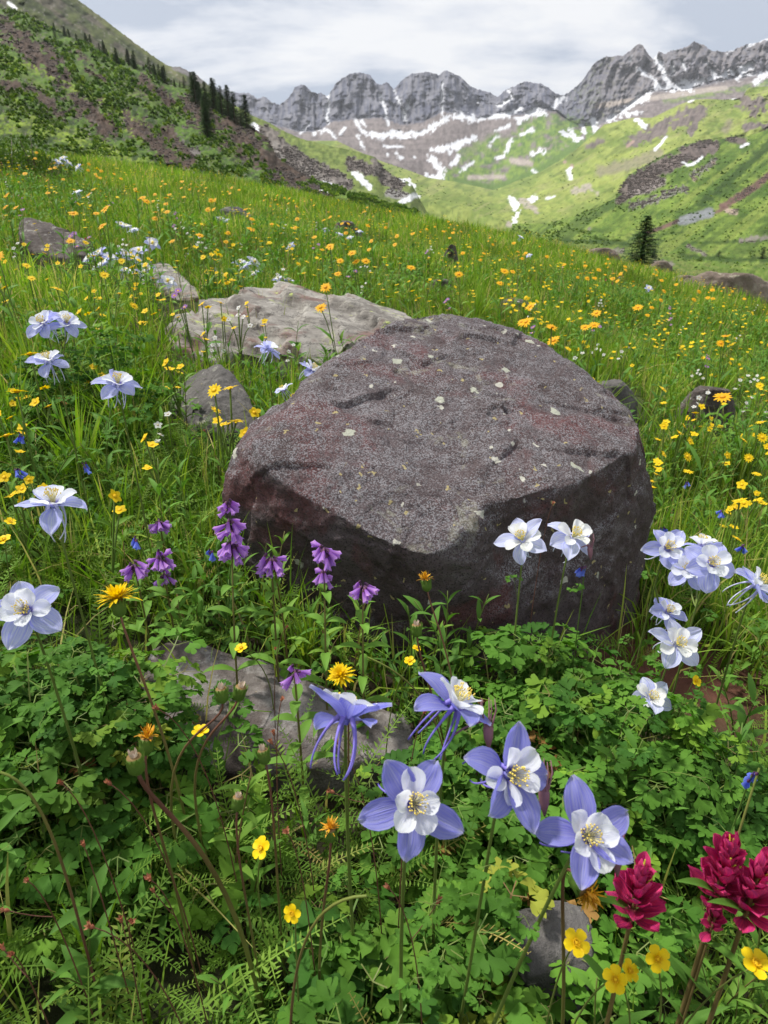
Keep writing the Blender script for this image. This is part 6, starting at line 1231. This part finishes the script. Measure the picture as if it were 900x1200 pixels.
M_SCRUB = plantmat('scrub_leaf', [(0, (.04, .085, .014)), (.5, (.08, .15, .02)), (.85, (.15, .23, .028)), (1, (.2, .28, .035))], trans=.2, vary=.45, nscale=.12)
M_SCREE = rockmat('scree_stone', (.06, .048, .042), (.1, .085, .078), (.18, .16, .145), scale=.05, lich=0)
scrub('left_hillside', 'hillside_scrub', 7000, 0, 'low green scrub and tussocks covering the left hillside', 71, False, M_SCRUB, 2., 5.5, (-60, 560), (-20, 262))
scrub('left_hillside', 'hillside_scree', 2200, 0, 'loose brown stones on the bare parts of the left hillside', 72, True, M_SCREE, 1., 3.2, (-60, 460), (-20, 250))
scrub('green_hillside', 'slope_scrub', 1500, 0, 'low scrub dotted over the near green slope on the right', 73, False, M_SCRUB, 1.2, 3.2, (600, 960), (150, 340))
scrub('green_hillside', 'slope_scree', 1800, 0, 'loose pale stones on the near green slope on the right', 74, True, M_SCREE, .8, 2.4, (600, 960), (150, 340))
scrub('valley_slope', 'valley_scrub', 500, 0, 'tiny dots of scrub on the far valley floor and slopes', 75, False, M_SCRUB, .8, 1.9, (450, 960), (110, 270))
scrub('rocky_spur', 'spur_scree', 1500, 0, 'broken rock on the face of the middle spur', 76, True, M_SCREE, .8, 2.4, (270, 500), (120, 250))
build_haze()
# ------------------------------------------------------------------ labels by the nearest landmark
LM = [(330,372,'the pale slab rock'),(245,465,'the pointed grey rock'),(200,330,'the pale tilted rock'),(62,280,'the dark flat rock'),(838,458,'the brown rock at the right'),(722,455,'the half-buried pale rock'),(516,338,'the small dark rock above the boulder'),
 (606,347,'the low dark rock beyond the boulder'),(405,258,'the dark rock near the meadow top'),(272,258,'the pale rock lump'),(528,305,'the narrow dark stone'),(850,335,'the broad outcrop at the right'),(750,312,'the tall valley fir'),(520,368,'the boulder top'),
 (138,448,'the lone upper-left pale columbine'),(55,400,'the three-flowered columbine stalk'),(62,590,'the pale columbine with straight spur'),(825,655,'the right-hand columbine cluster'),(35,212,'the willow shrubs'),(240,135,'the tall firs on the spur'),(145,300,'the pale blue columbine cluster'),(745,500,'the right shoulder of the boulder'),(650,330,'the middle of the far meadow'),(460,262,'the top of the meadow')]
ORD = ['closest', 'second closest', 'third closest', 'fourth closest', 'fifth closest', 'sixth closest', 'seventh closest', 'eighth closest', 'ninth closest', 'tenth closest', 'eleventh closest', 'twelfth closest', 'thirteenth closest', 'fourteenth closest', 'fifteenth closest']
SECT = ['right of', 'down right of', 'below', 'down left of', 'left of', 'up left of', 'above', 'up right of']
bpy.context.view_layer.update()
def relabel(group, phrase, dz):
    cells = {}
    for o in SC.objects:
        if o.parent or o.get('group') != group: continue
        l = o.location; px, py, d = proj(np.array([l.x, l.y, l.z+dz*o.scale[2]])); px, py = float(px), float(py)
        if not (-10 < px < 910): o['off'] = 1
        ds, k = min((math.hypot(px-a, py-b), i) for i, (a, b, _) in enumerate(LM)); a, b, nm = LM[k]
        s_ = int(round(math.atan2(py-b, px-a)/(math.pi/4))) % 8; cells.setdefault((k, s_), []).append((ds, o))
    for (k, s_), L_ in cells.items():
        L_.sort(key=lambda q: q[0])
        for i, (ds, o) in enumerate(L_): o['label'] = '%s %s %s' % (phrase, SECT[s_], LM[k][2]) + (', %s' % ORD[min(i, 14)] if len(L_) > 1 else '')
for g_, ph, dz in [('orange sunflowers across the meadow', 'orange sunflower', .36), ('small yellow flowers in the meadow', 'small yellow flowers', .24), ('tiny white flowers in the meadow', 'tiny white flowers', .22), ('small violet daisies in the meadow', 'violet daisy', .25),
    ('distant pale columbines on the left', 'small pale columbine', .35), ('distant pale columbines further right', 'far pale columbine', .3), ('long grass tufts around the rocks', 'arching grass tuft', .15), ('small red paintbrushes scattered in the meadow', 'small red paintbrush', .3)]: relabel(g_, ph, dz)
NTH = 'leftmost second third fourth fifth sixth seventh eighth ninth tenth eleventh twelfth thirteenth fourteenth fifteenth sixteenth seventeenth eighteenth nineteenth twentieth'.split() + [a + b for a in ('twenty-', 'thirty-', 'forty-') for b in ('first', 'second', 'third', 'fourth', 'fifth', 'sixth', 'seventh', 'eighth', 'ninth', 'tenth')]
def by_left(group, fmt):
    L_ = sorted([o for o in SC.objects if not o.parent and o.get('group') == group], key=lambda o: float(proj(np.array(o.location))[0]))
    for i, o in enumerate(L_): o['label'] = fmt % (NTH[i] + (' from left' if i else ''))
by_left('firs on the left spur crest', 'tall dark fir on the rocky spur crest, %s'); by_left('firs below the left spur crest', 'fir below the crest of the rocky spur, %s')
by_left('small firs on the left hillside', 'small fir in the line up the left hillside, %s'); by_left('dark shrubs on the left hillside', 'dark low shrub on the steep left hillside, %s')
by_left('red paintbrushes by the dark rock', 'small red paintbrush on the dark flat rock, %s'); by_left('dark red paintbrushes at the left edge', 'dark red paintbrush at the left edge above the columbines, %s')
